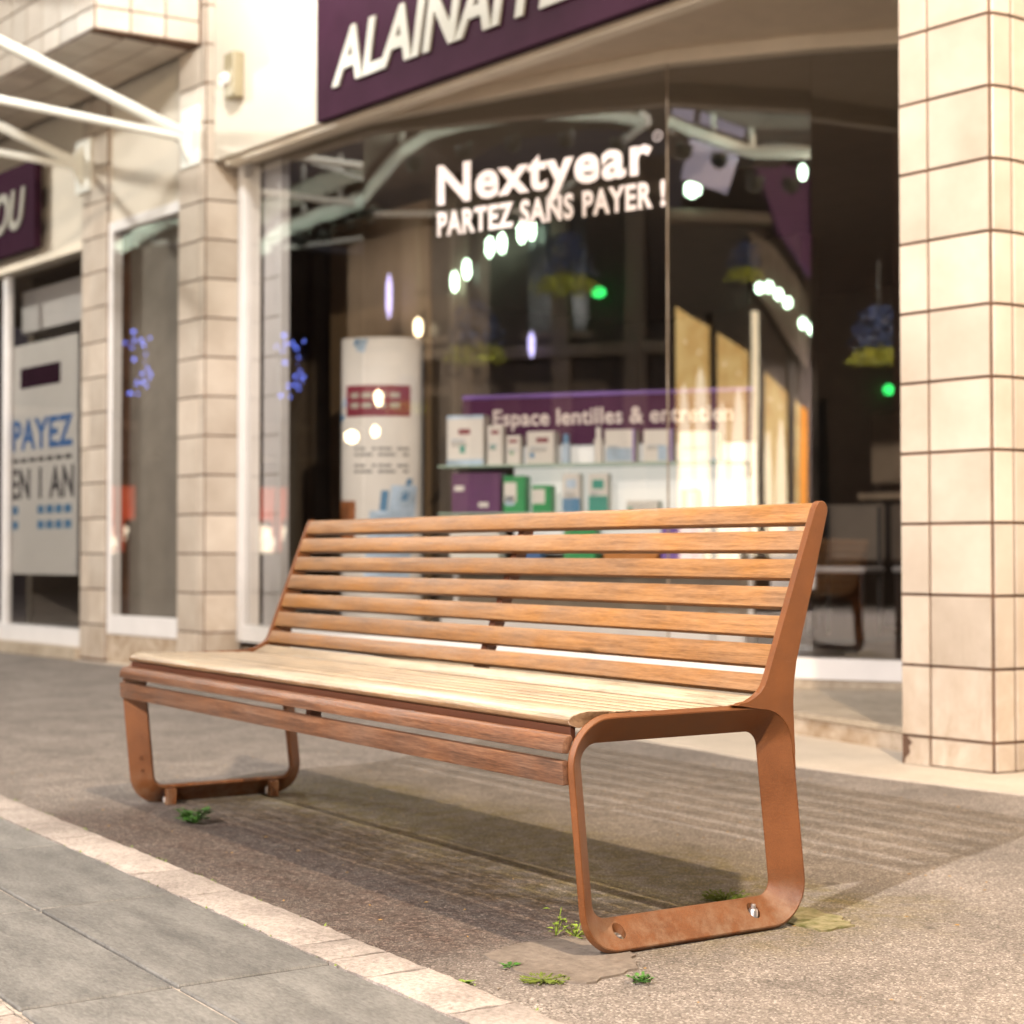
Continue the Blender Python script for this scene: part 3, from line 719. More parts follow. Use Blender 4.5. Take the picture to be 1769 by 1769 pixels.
# ------------------------------------------------------------------ alarm box on the left column
al = thing('alarm_box', 'small yellowed alarm box fixed beside the left tiled column', 'alarm box', FW(-5.30, 2.528, 3.38), FA)
box('casing', M['yellow_box'], al, -0.045, 0.075, -0.075, -0.0, -0.02, 0.25, 0.01)
bm = bmesh.new(); bmesh.ops.create_cone(bm, cap_ends=True, segments=20, radius1=0.042, radius2=0.036, depth=0.03, matrix=Matrix.Translation((-0.01, -0.088, 0.09)) @ Matrix.Rotation(R(90), 4, 'X'))
fin(bm, 'sounder', M['white'], al)
bm = bmesh.new(); bmesh.ops.create_cone(bm, cap_ends=True, segments=16, radius1=0.014, radius2=0.014, depth=0.006, matrix=Matrix.Translation((-0.01, -0.106, 0.09)) @ Matrix.Rotation(R(90), 4, 'X'))
fin(bm, 'sounder_hole', M['black'], al)

# ------------------------------------------------------------------ canopy struts on the columns
def strut(label, a, d, z, up):
    t = thing('canopy_strut', label, 'canopy strut', FW(a, d, z), FA, 'white steel canopy struts')
    box('bracket', M['white_steel'], t, -0.10, 0.12, -0.012, 0.03, -0.17, 0.19, 0.004)
    bm = bmesh.new(); prism(bm, [(-0.012, -0.15), (-0.10, -0.01), (-0.10, 0.05), (-0.012, 0.16)], 'x', 0.0, 0.02); fin(bm, 'gusset', M['white_steel'], t)
    bm = bmesh.new(); tube(bm, [(0.01, -0.07, 0.0), (0.01, -1.9, 0.055)], 0.027); fin(bm, 'tie_rod', M['white_steel'], t, smooth=40)
    bm = bmesh.new(); tube(bm, [(0.01, -0.06, 0.03)] + [(0.01, -0.06 - 1.9 * k / 6, 0.03 + up * 1.9 * k / 6 - 0.03 * (k / 6) ** 2) for k in range(1, 7)], 0.034); fin(bm, 'arch_rod', M['white_steel'], t, smooth=40)
    bm = bmesh.new(); tube(bm, [(-0.01, -0.075, 0.0), (0.03, -0.075, 0.0)], 0.032); fin(bm, 'pivot', M['white_steel'], t, smooth=40)
    return t
strut('white canopy strut of two steel rods bolted to the bright left tiled column', -5.80, 2.49, 3.22, 0.30)
strut('white canopy strut of two thin rods fixed to the far tiled pilaster', -7.33, 2.52, 3.32, 0.30)

# ------------------------------------------------------------------ signs
def sign(label, a0, a1, z0, z1, text, tx0, tx1, tz, cap, d=2.47):
    t = thing('shop_sign', label, 'shop sign', FW(a0, d, z0), FA)
    box('panel', M['purple'], t, 0, a1 - a0, 0.0, 0.055, 0, z1 - z0, 0.003)
    letters(text, tx0 - a0, tx1 - a0, tz - z0, cap, 0.012, M['letter'], t, bold=0.028, shear=0.22, y=-0.003, tracking=1.0)
    return t
sign('long purple shop sign with slanted ivory capitals above the curved window', -4.376, -0.6, 3.040, 4.0, 'ALAINAFFLELOU', -4.205, -1.42, 3.188, 0.292)
sign('purple shop sign ending in a letter U at the left edge', -11.0, -7.998, 2.875, 3.50, 'ALAINAFFLELOU', -11.3 + 0.45, -8.20, 3.035, 0.292)

# lettering stuck to the second pane of the curved window
A, B = FW(*GL[1]), FW(*GL[2]); ang = math.atan2((B - A).y, (B - A).x)
dec = thing('window_lettering', 'white vinyl lettering about travelling now and paying next year on the glass', 'window lettering', (A.x + math.sin(ang) * 0.004, A.y - math.cos(ang) * 0.004, 0), ang)
letters('Nextyear', 0.511, 1.815, 2.540, 0.207, 0.002, M['vinyl'], dec, bold=0.031, ref='N', tracking=1.10)
letters('PARTEZ SANS PAYER !', 0.511, 1.886, 2.374, 0.128, 0.002, M['vinyl'], dec, bold=0.034, ref='P', tracking=1.10)
bm = bmesh.new(); tube(bm, [(1.845 + 0.024 * math.cos(2 * math.pi * q / 20), -0.001, 2.715 + 0.024 * math.sin(2 * math.pi * q / 20)) for q in range(21)], 0.0032, 6); fin(bm, 'trademark_ring', M['vinyl'], dec)
letters('R', 1.838, 1.853, 2.706, 0.018, 0.002, M['vinyl'], dec, ref='R')

# ------------------------------------------------------------------ things inside the shop
M['paper'] = plain('white_print', (0.74, 0.72, 0.70), 0.45, 0.03)
M['print_blue'] = plain('blue_print', (0.09, 0.25, 0.46), 0.5)
M['print_navy'] = plain('navy_print', (0.05, 0.13, 0.33), 0.5)
M['print_royal'] = plain('royal_blue_print', (0.045, 0.17, 0.46), 0.5)
M['soft_grey'] = plain('soft_grey_print', (0.26, 0.26, 0.27), 0.5)
M['print_red'] = plain('dark_red_print', (0.22, 0.020, 0.045), 0.5)
M['print_grey'] = plain('dark_grey_print', (0.08, 0.08, 0.09), 0.5)
M['print_green'] = plain('green_print', (0.02, 0.32, 0.10), 0.45)
M['print_teal'] = plain('teal_print', (0.05, 0.34, 0.28), 0.45)
M['print_orange'] = plain('orange_print', (0.55, 0.20, 0.03), 0.5)
M['print_rust'] = plain('rust_photo_print', (0.30, 0.11, 0.04), 0.5, 0.5, 14)
M['print_sky'] = plain('pale_blue_print', (0.42, 0.55, 0.72), 0.5, 0.3, 8)
M['purple_box'] = plain('purple_carton', (0.10, 0.018, 0.11), 0.4)
M['violet'] = plain('violet_print', (0.20, 0.10, 0.45), 0.5)
M['header'] = plain('purple_header', (0.075, 0.010, 0.062), 0.5, 0.06, spec=0.2)
M['lit_white'] = emit('lit_display_back', (1.0, 0.96, 0.90), 0.55)
# elliptical display totem
tot = thing('display_totem', 'tall white elliptical display totem with a red panel and blue swoosh inside the window', 'display totem', FW(-5.02, 3.36, 0.17), FA + R(48))
ew, ed = 0.245, 0.13
def epos(s):                       # s from -1 to 1 across the front
    a = R(-90) + s * R(88); return Vector((ew * math.cos(a), ed * math.sin(a)))
bm = bmesh.new(); prism(bm, [(ew * math.cos(2 * math.pi * k / 40), ed * math.sin(2 * math.pi * k / 40)) for k in range(40)], 'z', 0.0, 1.83)
fin(bm, 'body', M['paper'], tot, smooth=30)
def wrap(nm, mat, quads, lift=0.004):
    bm = bmesh.new()
    for (s0, s1, z0, z1, sh) in quads:
        n = 6; lo = []; hi = []
        for k in range(n + 1):
            s = s0 + (s1 - s0) * k / n
            for L_, zz, ss in ((lo, z0, s), (hi, z1, s + sh)):
                p = epos(max(-1, min(1, ss))); q = p.normalized() * lift
                L_.append(bm.verts.new((p.x + q.x, p.y + q.y, zz)))
        for k in range(n): bm.faces.new((lo[k], lo[k + 1], hi[k + 1], hi[k]))
    return fin(bm, nm, mat, tot)
wrap('red_panel', M['print_red'], [(-0.62, 0.52, 1.36, 1.545, 0)])
wrap('swoosh', M['print_blue'], [(-0.92, -0.72, 1.34, 1.82, 0.50)])
wrap('swoosh', M['print_sky'], [(-0.80, -0.62, 1.42, 1.82, 0.45)], 0.006)
wrap('pale_text_bar', M['letter'], [(-0.5 + 0.22 * k, -0.34 + 0.22 * k, z, z + 0.03, 0) for z in (1.47, 1.41) for k in range(4)], 0.006)
wrap('water_patch', M['print_sky'], [(0.05, 0.55, 0.55, 0.95, 0.14), (-0.2, 0.1, 0.62, 0.78, 0.05)])
wrap('text_bar', M['soft_grey'], [(-0.42 + 0.1 * k, -0.35 + 0.1 * k + 0.02 * (k % 3), z, z + 0.016, 0) for z in (1.16, 1.125, 1.06, 1.025) for k in range(9) if (k + int(z * 40)) % 4])
wrap('photo_patch', M['print_rust'], [(-0.95, -0.42, 0.58, 0.86, 0.02)])
wrap('photo_patch', M['print_sky'], [(-0.25, 0.5, 0.40, 0.80, 0.1)])
wrap('butterfly_mark', M['print_blue'], [(0.0, 0.12, 0.80, 0.92, 0.03), (0.34, 0.46, 0.86, 0.99, 0.12)])
wrap('edge_band', M['print_blue'], [(0.90, 1.0, 0.3, 1.8, 0)])
# contact-lens display unit
SA = FA + R(31.6)
un = thing('display_shelf', 'white display shelf unit with a purple lens care header behind the curved window', 'display shelf', FW(-3.905, 4.1, 0.0), SA)
box('header', M['header'], un, -0.915, 0.86, 0.20, 0.24, 1.36, 1.645, 0.002)
box('header_edge', M['violet'], un, -0.915, 0.86, 0.195, 0.245, 1.646, 1.672, 0.002)
letters('Espace lentilles & entretien', -0.716, 0.74, 1.480, 0.098, 0.006, M['vinyl'], un, bold=0.02, y=0.199, ref='E')
box('back_panel', M['lit_white'], un, -0.60, 0.86, 0.245, 0.27, 0.72, 1.36, 0.002)
box('lower_panel', M['inner_wall'], un, -0.96, 0.86, 0.245, 0.27, 0.17, 0.66, 0.002)
for z in (1.238, 0.957, 0.675): box('glass_shelf', M['shelf_glass'], un, -0.98, 0.84, -0.04, 0.24, z - 0.012, z, 0.001)
for x in (-0.96, 0.84): box('upright', M['white'], un, x - 0.012, x + 0.012, 0.20, 0.24, 0.17, 1.36, 0.002)
box('base', M['white'], un, -0.96, 0.86, -0.05, 0.24, 0.17, 0.34, 0.004)
def carton(label, cat, x0, x1, z0, z1, body, marks=(), yy=0.02, dep=None, rz=0.0, name='carton'):
    w = x1 - x0; h = z1 - z0; dep = dep or min(0.12, w * 0.8)
    c, s = math.cos(SA), math.sin(SA); X = (x0 + x1) / 2
    base = FW(-3.905, 4.1, z0); p = Vector((base.x + X * c - yy * s, base.y + X * s + yy * c, z0))
    t = thing(name, label, cat, p, SA + rz)
    box('body', M[body], t, -w / 2, w / 2, 0, dep, 0, h, 0.003)
    rr = random.Random(int(x0 * 1000))
    if body == 'paper' and w > 0.07 and name == 'carton':
        for q in range(3): box('text_bar', M['print_grey' if q else 'print_blue'], t, -w / 2 + w * 0.12, -w / 2 + w * rr.uniform(0.4, 0.85), -0.0012, 0.002, h * (0.50 - 0.055 * q), h * (0.50 - 0.055 * q) + h * 0.018, 0)
    for (nm, mt, u0, u1, v0, v1) in marks: box(nm, M[mt], t, -w / 2 + u0 * w, -w / 2 + u1 * w, -0.0015, 0.002, v0 * h, v1 * h, 0)
    return t
top = 1.2385
carton('tallest white and blue carton at the left end of the upper glass shelf', 'carton', -0.947, -0.716, top, 1.537, 'paper', [('red_label', 'print_red', 0.32, 0.64, 0.62, 0.73), ('blue_band', 'print_sky', 0, 1, 0.0, 0.12), ('top_band', 'print_sky', 0, 1, 0.93, 1), ('drop_mark', 'print_teal', 0.36, 0.5, 0.25, 0.4)])
carton('narrow tall white carton with a small red label next to the tallest carton', 'carton', -0.691, -0.597, top, 1.472, 'paper', [('red_label', 'print_red', 0.25, 0.75, 0.78, 0.88), ('drop_mark', 'print_teal', 0.3, 0.5, 0.4, 0.5)])
carton('shortest slim white carton with a faint red label on the upper shelf', 'carton', -0.572, -0.486, top, 1.411, 'paper', [('red_label', 'print_red', 0.2, 0.8, 0.75, 0.86), ('drop_mark', 'print_green', 0.3, 0.5, 0.35, 0.45)])
carton('wide white carton with a red label at its upper right', 'carton', -0.446, -0.280, top, 1.432, 'paper', [('red_label', 'print_red', 0.35, 0.8, 0.66, 0.80), ('drop_mark', 'print_blue', 0.12, 0.28, 0.2, 0.35)])
b = carton('small blue bottle standing among the cartons on the upper shelf', 'bottle', -0.236, -0.190, top, 1.36, 'print_sky', [], 0.03, 0.045, 0, 'bottle')
box('cap', M['print_blue'], b, -0.015, 0.015, 0.008, 0.038, 0.1215, 0.175, 0.003)
b = carton('white bottle with a tall cap in the middle of the upper shelf', 'bottle', -0.04, 0.008, top, 1.38, 'paper', [], 0.03, 0.045, 0, 'bottle')
box('cap', M['white'], b, -0.014, 0.014, 0.008, 0.036, 0.1415, 0.21, 0.003)
carton('beige and grey carton with a violet side right of the white bottle', 'carton', 0.028, 0.206, top, 1.431, 'paper', [('photo_patch', 'print_sky', 0.05, 0.9, 0.05, 0.45), ('side_band', 'violet', 0.93, 1.0, 0.0, 1.0)])
carton('pale lilac carton with a violet edge second from right on the upper shelf', 'carton', 0.258, 0.427, top, 1.426, 'paper', [('side_band', 'violet', 0.92, 1.0, 0, 1), ('photo_patch', 'print_sky', 0.5, 0.9, 0.05, 0.5)])
carton('wide plain white carton at the right end of the upper shelf', 'carton', 0.461, 0.694, top, 1.411, 'paper', [('foot_band', 'print_sky', 0, 1, 0, 0.1)])
mid = 0.9575
carton('large purple carton at the left end of the middle shelf', 'carton', -0.917, -0.611, mid, 1.195, 'purple_box', [('tag_mark', 'paper', 0.06, 0.26, 0.55, 0.68), ('tag_mark', 'paper', 0.56, 0.76, 0.14, 0.26)])
carton('taller green and white carton beside the purple carton', 'carton', -0.590, -0.457, mid, 1.173, 'print_green', [('white_panel', 'paper', 0.03, 0.60, 0.28, 0.82), ('blue_drop', 'print_sky', 0.08, 0.5, 0.2, 0.45)])
carton('shorter green and white carton on the middle shelf', 'carton', -0.414, -0.297, mid, 1.117, 'print_green', [('white_panel', 'paper', 0.03, 0.68, 0.32, 0.85)])
carton('white carton with a blue lower half and a blue ring mark', 'carton', -0.227, -0.122, mid, 1.182, 'paper', [('blue_half', 'print_blue', 0, 1, 0, 0.36), ('ring_mark', 'print_sky', 0.22, 0.78, 0.62, 0.85)])
carton('white carton with a teal lower half and a teal disc', 'carton', -0.069, 0.045, mid, 1.179, 'paper', [('teal_half', 'print_teal', 0, 1, 0, 0.42), ('disc_mark', 'print_teal', 0.2, 0.8, 0.6, 0.84)])
carton('low white carton lying flat on the middle shelf', 'carton', 0.155, 0.342, mid, 1.02, 'paper', [('teal_mark', 'print_teal', 0.05, 0.2, 0.1, 0.4)])
carton('dark green carton with a pink panel at the right of the middle shelf', 'carton', 0.477, 0.580, mid, 1.082, 'print_teal', [('pink_panel', 'vinyl', 0.35, 0.9, 0.1, 0.9)])
low = 0.6755
for lab, x0, x1, h, bd in (('white carton on the lowest shelf behind the left of the bench back', -0.93, -0.62, 0.20, 'paper'), ('violet carton on the lowest shelf seen through the slats', 0.36, 0.60, 0.20, 'violet'), ('green carton on the lowest shelf seen through the slats', -0.22, -0.03, 0.21, 'print_green'),
                           ('orange carton on the lowest shelf seen through the slats', 0.02, 0.34, 0.12, 'print_orange'), ('navy carton on the lowest shelf seen through the slats', -0.48, -0.36, 0.15, 'print_navy'), ('white carton at the right end of the lowest shelf', 0.62, 0.82, 0.18, 'paper')):
    carton(lab, 'carton', x0, x1, low, low + h, bd)
# furniture deep in the shop, dim behind the right-hand pane
def chair(label, a, d, rz):
    t = thing('chair', label, 'chair', FW(a, d, 0.17), FA + rz, 'chairs inside the shop')
    box('seat', M['white'], t, -0.21, 0.21, -0.21, 0.21, 0.42, 0.46, 0.015)
    box('backrest', M['inner_wall'], t, -0.21, 0.21, 0.185, 0.215, 0.5, 0.88, 0.012)
    for x in (-0.18, 0.18):
        for y in (-0.18, 0.18): box('leg', M['black'], t, x - 0.012, x + 0.012, y - 0.012, y + 0.012, 0, 0.42 if y < 0 else 0.86, 0.003)
    return t
chair('dim chair with a pale seat nearest to the right pane inside the shop', -4.0, 6.4, R(20))
chair('dim chair standing deeper in the shop beside the tall table', -3.72, 7.0, R(160))
tb = thing('counter_table', 'dark counter table with a pale top deep inside the shop', 'table', FW(-4.3, 8.0, 0.17), FA)
box('table_top', M['tan_panel'], tb, -0.6, 0.6, -0.35, 0.35, 0.95, 1.0, 0.006)
box('pedestal', M['black'], tb, -0.45, 0.45, -0.25, 0.25, 0.0, 0.95, 0.006)
cab = thing('wall_cabinet', 'dark wall cabinet with pale boxes on the rear wall of the shop', 'cabinet', FW(-5.0, 9.2, 0.17), FA)
box('body', M['tan_panel'], cab, -1.0, 0.9, 0, 0.28, 1.15, 1.75, 0.006)
box('shelf_niche', M['black'], cab, -0.6, 0.0, -0.004, 0.01, 0.4, 1.0, 0)
pl = thing('white_panel', 'white display panel hanging low inside the shop right of the bench back', 'display panel', FW(-3.02, 4.75, 0.0), FA + R(35))
box('board', M['white'], pl, -0.12, 0.13, 0, 0.03, 0.52, 0.90, 0.004)
box('post', M['steel'], pl, -0.02, 0.02, 0.03, 0.06, 0.17, 1.0, 0.004)
# poster in the left shop window
po = thing('hanging_poster', 'large white poster reading PAYEZ EN 1 AN in the left shop window', 'poster', FW(-8.90, 2.665, 0.0), FA)
box('sheet', M['paper'], po, 0.0, 1.20, 0.0, 0.012, 0.565, 2.255, 0.002)
box('purple_label', M['purple'], po, 0.24, 0.92, -0.003, 0.001, 1.93, 2.08, 0)
letters('PAYEZ', 0.10, 1.13, 1.475, 0.225, 0.002, M['print_royal'], po, bold=0.03, tracking=1.08, ref='P')
letters('EN 1 AN', 0.08, 1.15, 1.115, 0.225, 0.002, M['print_grey'], po, bold=0.03, tracking=1.08, ref='E')
for z, mt in ((1.385, 'print_grey'), (1.005, 'print_blue'), (0.895, 'print_blue')):
    for k in range(7):
        if k in (1, 2) and z < 1.1: continue
        box('text_bar', M[mt], po, 0.10 + 0.15 * k, 0.21 + 0.15 * k, -0.002, 0.001, z, z + (0.03 if z > 1.3 else 0.06), 0)
wb = thing('light_box', 'pale box shelf hanging above the poster in the left shop window', 'light box', FW(-9.10, 2.86, 2.40), FA)
box('casing', M['white'], wb, 0, 1.16, 0, 0.3, 0, 0.32, 0.004)

# ================================================================== GREEN SPROUTS AND LEAVES ON THE GROUND
M['leaf'] = plain('weed_leaf', (0.055, 0.16, 0.022), 0.55, 0.35, 30)
M['leaf_pale'] = plain('yellow_green_leaf', (0.19, 0.28, 0.03), 0.55, 0.3, 30)
M['moss'] = plain('moss_tuft', (0.12, 0.16, 0.018), 0.9, 0.4, 60)
def weed(label, x, y, spread, n, size, mat, seed, tall=0.6, stem=False):
    rr = random.Random(seed); bm = bmesh.new()
    for i in range(n):
        a = rr.uniform(0, 2 * math.pi); r = spread * math.sqrt(rr.random()); h = rr.uniform(0.15, 1) * spread * tall
        c = Vector((r * math.cos(a), r * math.sin(a), h)); L_ = size * rr.uniform(0.6, 1.2); w = L_ * 0.38
        d = Vector((math.cos(a + rr.uniform(-.6, .6)), math.sin(a + rr.uniform(-.6, .6)), rr.uniform(-.1, .7))).normalized()
        s = d.cross(Vector((0, 0, 1))).normalized(); up = s.cross(d)
        p = [c - d * L_ * .5, c - d * L_ * .1 + s * w + up * L_ * .12, c + d * L_ * .5, c - d * L_ * .1 - s * w + up * L_ * .12, c]
        v = [bm.verts.new(q) for q in p]
        bm.faces.new((v[0], v[1], v[4])); bm.faces.new((v[1], v[2], v[4])); bm.faces.new((v[2], v[3], v[4])); bm.faces.new((v[3], v[0], v[4]))
        if i % 3 == 0: tube(bm, [(0, 0, 0), tuple(c * 0.6), tuple(c)], 0.0009, 4, False)
    t = fin(bm, 'weed', M[mat]); t.location = (x, y, 0.002); return tag(t, label, 'weed')
weed('bushy green weed growing beside the far end frame of the bench', -0.69, -0.35, 0.050, 60, 0.026, 'leaf', 1, 0.75)
weed('low moss and grass tuft at the near front foot of the bench', 0.955, -0.275, 0.04, 34, 0.013, 'leaf_pale', 2, 0.7)
weed('small green sprout on the near edge of the large concrete patch', 1.285, -0.375, 0.024, 44, 0.010, 'leaf', 3, 0.5)
weed('tiny flat green leaf cluster on the large concrete patch', 1.083, -0.505, 0.017, 16, 0.012, 'leaf', 4, 0.3)
weed('tiny sprout in the joint of the pale kerb stones', 1.14, -0.634, 0.016, 22, 0.012, 'leaf_pale', 5, 0.3)
weed('moss cushion behind the bottom plate of the near end frame', 0.86, 0.17, 0.05, 260, 0.008, 'moss', 6, 0.35)
weed('moss streak along the lower rim of the large concrete patch', 1.19, -0.508, 0.045, 200, 0.006, 'moss', 7, 0.08)
weed('wispy dry grass stalks leaning beside the near front leg', 0.925, -0.30, 0.022, 14, 0.014, 'leaf_pale', 8, 2.4)
M['dry'] = plain('dry_leaf', (0.34, 0.20, 0.06), 0.7, 0.4, 40)
rr = random.Random(11)
bm = bmesh.new()
for i in range(420):
    x, y = rr.uniform(-2.2, 2.2), rr.uniform(-0.6, 1.8); L_ = rr.uniform(0.002, 0.007); a = rr.uniform(0, 6.28)
    d = Vector((math.cos(a), math.sin(a), 0)) * L_; s = Vector((-d.y, d.x, 0)) * rr.uniform(0.2, 0.5); c = Vector((x, y, 0.0012))
    v = [bm.verts.new(q) for q in (c - d, c + s + Vector((0, 0, .0015)), c + d + Vector((0, 0, .001)), c - s)]; bm.faces.new(v)
tag(fin(bm, 'litter', M['dry']), kind='stuff')
bm = bmesh.new()
for i in range(900):
    if rr.random() < 0.6: x, y = rr.uniform(-2.0, 2.0), rr.gauss(rr.choice([-0.764, -0.637]), 0.003)
    else: x, y = rr.choice([-0.61, -0.06, 0.225, 0.76, 0.89, 1.03, 1.30]) + rr.gauss(0, 0.003), rr.uniform(-0.76, -0.64)
    if math.sin(x * 23) + math.sin(x * 61) < 0.5: continue
    L_ = rr.uniform(0.002, 0.005); a = rr.uniform(0, 6.28); d = Vector((math.cos(a), math.sin(a), rr.uniform(0.2, 1.0))) * L_; q_ = Vector((-d.y, d.x, 0)) * 0.5; c = Vector((x, y, 0.009))
    v = [bm.verts.new(q) for q in (c - d * .4, c + q_, c + d, c - q_)]; bm.faces.new(v)
tag(fin(bm, 'undergrowth', M['leaf_pale']), kind='stuff')
# gravel crumbs along the kerb and under the seat
bm = bmesh.new()
for i in range(5200):
    x = rr.uniform(-1.9, 2.6); y = rr.choice([rr.gauss(-0.60, 0.03), rr.uniform(-0.62, 0.0), rr.uniform(-0.62, -0.3)])
    if y < -0.632: continue
    r = rr.uniform(0.0008, 0.0028); c = Vector((x, y, r * 0.4))
    q = [bm.verts.new(c + Vector((rr.uniform(.6, 1.2) * r * dx, rr.uniform(.6, 1.2) * r * dy, rr.uniform(.5, 1) * r * dz))) for dx, dy, dz in ((1, 0, 0), (-.5, .87, 0), (-.5, -.87, 0), (0, 0, 1))]
    for f in ((0, 1, 3), (1, 2, 3), (2, 0, 3)): bm.faces.new([q[k] for k in f])
tag(fin(bm, 'gravel', M['patch']), kind='stuff')

# ================================================================== STREET LAMPS AND THE OTHER SIDE OF THE STREET (partly seen in the glass)
M['lamp_metal'] = plain('dark_green_metal', (0.03, 0.035, 0.03), 0.4)
def lantern(label, L_, arm=(0, 0), glow=None, shield=None):
    x, y, z = L_['loc']; t = thing('street_lamp', label, 'street lamp', (x + arm[0], y + arm[1], 0.0), 0, 'street lamps')
    bm = bmesh.new(); tube(bm, [(0, 0, 0), (0, 0, 0.9), (0, 0, 0.95), (0, 0, z + 0.5)], [0.07, 0.06, 0.045, 0.035]); fin(bm, 'pole', M['lamp_metal'], t, smooth=40)
    bm = bmesh.new(); tube(bm, [(0, 0, z + 0.45), (-arm[0] * .5, -arm[1] * .5, z + 0.62), (-arm[0], -arm[1], z + 0.5), (-arm[0], -arm[1], z + 0.36)], 0.02); fin(bm, 'arm', M['lamp_metal'], t, smooth=40)
    bm = bmesh.new(); lathe(bm, [(0.03, 0.40), (0.10, 0.34), (0.20, 0.24), (0.21, 0.22), (0.19, 0.22)], 20, (-arm[0], -arm[1], z)); fin(bm, 'hood', M['lamp_metal'], t, smooth=40)
    bm = bmesh.new(); lathe(bm, [(0.12, 0.235), (0.15, 0.20), (0.10, 0.16), (0.02, 0.15)], 16, (-arm[0], -arm[1], z))
    fin(bm, 'glass', emit('lamp_glow', glow or L_['col'], 40.0), t, smooth=60)
    if shield is not None:  # shield added to keep this lamp's light off the building opposite
        bm = bmesh.new(); ra, rb = [], []
        for k in range(17):
            a = shield + R(-95 + 190 * k / 16)
            for lst, rad in ((ra, 0.30), (rb, 0.31)): lst.append([bm.verts.new((-arm[0] + rad * math.cos(a), -arm[1] + rad * math.sin(a), z + zz)) for zz in (-0.42, 0.34)])
        for k in range(16):
            for lst in (ra, rb): bm.faces.new((lst[k][0], lst[k + 1][0], lst[k + 1][1], lst[k][1]))
            for e in (0, 1): bm.faces.new((ra[k][e], ra[k + 1][e], rb[k + 1][e], rb[k][e]))
        fin(bm, 'added_shield', M['lamp_metal'], t)
    ld = bpy.data.lights.new('lamp_light', 'POINT'); ld.energy = L_['power']; ld.color = L_['col']; ld.shadow_soft_size = L_['r']
    lo = bpy.data.objects.new('lamp_light', ld); C.objects.link(lo); lo.parent = t; lo.location = (-arm[0], -arm[1], z)
    return t
lantern('street lamp with a white light and added back shield on the far side of the street', LAMP_WHITE, (0.5, -0.3), None, R(-84))
lantern('street lamp with an orange sodium light beside the bench end', LAMP_SODIUM, (0.5, 0.4))
lantern('added unseen street lamp brightening the left shop window and ground', LAMP_LEFT_FILL, (-0.3, -0.5))
wl = thing('wall_lamp', 'wall lamp with a pale greenish light high on the shop front', 'wall lamp', LAMP_STREET['loc'], FA)
bm = bmesh.new(); tube(bm, [(0, 1.12, 0.45), (0, 0.4, 0.62), (0, 0.0, 0.55), (0, 0, 0.38)], 0.022); fin(bm, 'arm', M['lamp_metal'], wl, smooth=40)
bm = bmesh.new(); lathe(bm, [(0.03, 0.40), (0.10, 0.34), (0.20, 0.24), (0.21, 0.22), (0.19, 0.22)], 20); fin(bm, 'hood', M['lamp_metal'], wl, smooth=40)
bm = bmesh.new(); lathe(bm, [(0.12, 0.235), (0.15, 0.20), (0.10, 0.16), (0.02, 0.15)], 16); fin(bm, 'glass', emit('wall_lamp_glow', LAMP_STREET['col'], 12.0), wl, smooth=60)
ld = bpy.data.lights.new('lamp_light', 'POINT'); ld.energy = LAMP_STREET['power']; ld.color = LAMP_STREET['col']; ld.shadow_soft_size = LAMP_STREET['r']
lo = bpy.data.objects.new('lamp_light', ld); C.objects.link(lo); lo.parent = wl
OPP = -9.0
M['dark_facade'] = plain('dark_brown_facade', (0.065, 0.048, 0.042), 0.8, 0.2, 1.5)
M['awning'] = plain('violet_awning', (0.16, 0.05, 0.17), 0.6)
M['umber'] = plain('umber_shop_front', (0.026, 0.018, 0.015), 0.6, 0.3, 1.5)
M['pale_facade'] = plain('pale_facade', (0.22, 0.175, 0.14), 0.8, 0.12, 1.5)
M['gold_glow'] = glow_mat('golden_shop_light', (0.75, 0.40, 0.10), (1.0, 0.68, 0.26), 1.9)
M['amber_glow'] = emit('amber_shop_light', (1.0, 0.36, 0.04), 1.8)
M['warm_glow'] = emit('warm_white_shop_light', (1.0, 0.82, 0.55), 2.6)
M['facade_fill'] = emit('facade_fill_light', (1.0, 0.86, 0.70), 4.8)
M['dark_pane'] = plain('dark_pane', (0.02, 0.02, 0.022), 0.15)
opp = thing('street_building', 'dark brown building across the street with a golden lit shop front', 'building', FW(0, OPP, 0), FA)
box('wall', M['dark_facade'], opp, -12.5, -0.3, -6, 0, 0, 5.6, 0)
box('wall', M['umber'], opp, 0.2, 2.25, -6, 0, 0, 4.75, 0)
box('wall', M['dark_facade'], opp, 2.26, 3.1, -6, 0, 0, 4.75, 0)
box('wall', M['dark_facade'], opp, 3.11, 9.5, -6, 0, 0, 7.5, 0)
box('cornice', M['pale_facade'], opp, 0.1, 3.1, -0.3, 0.25, 4.76, 4.9, 0.02)
for x0 in (-5.45, -3.95, -2.45, -0.95):  # added glowing panels, unseen in the glass, as low fill for the facade
    f = box('fill_panel', M['facade_fill'], opp, x0, x0 + 1.35, 0.0, 0.02, 0.35, 3.0, 0)
    box('frame', M['lamp_metal'], f, x0 - 0.06, x0 + 1.41, 0.0, 0.05, 3.01, 3.2, 0)
for x0 in (3.5, 5.0, 6.4):
    f = box('window', M['dark_pane'], opp, x0, x0 + 1.0, 0.0, 0.02, 0.6, 2.8, 0); box('frame', M['dark_facade'], f, x0 - 0.06, x0 + 1.06, 0.0, 0.05, 2.81, 2.95, 0)
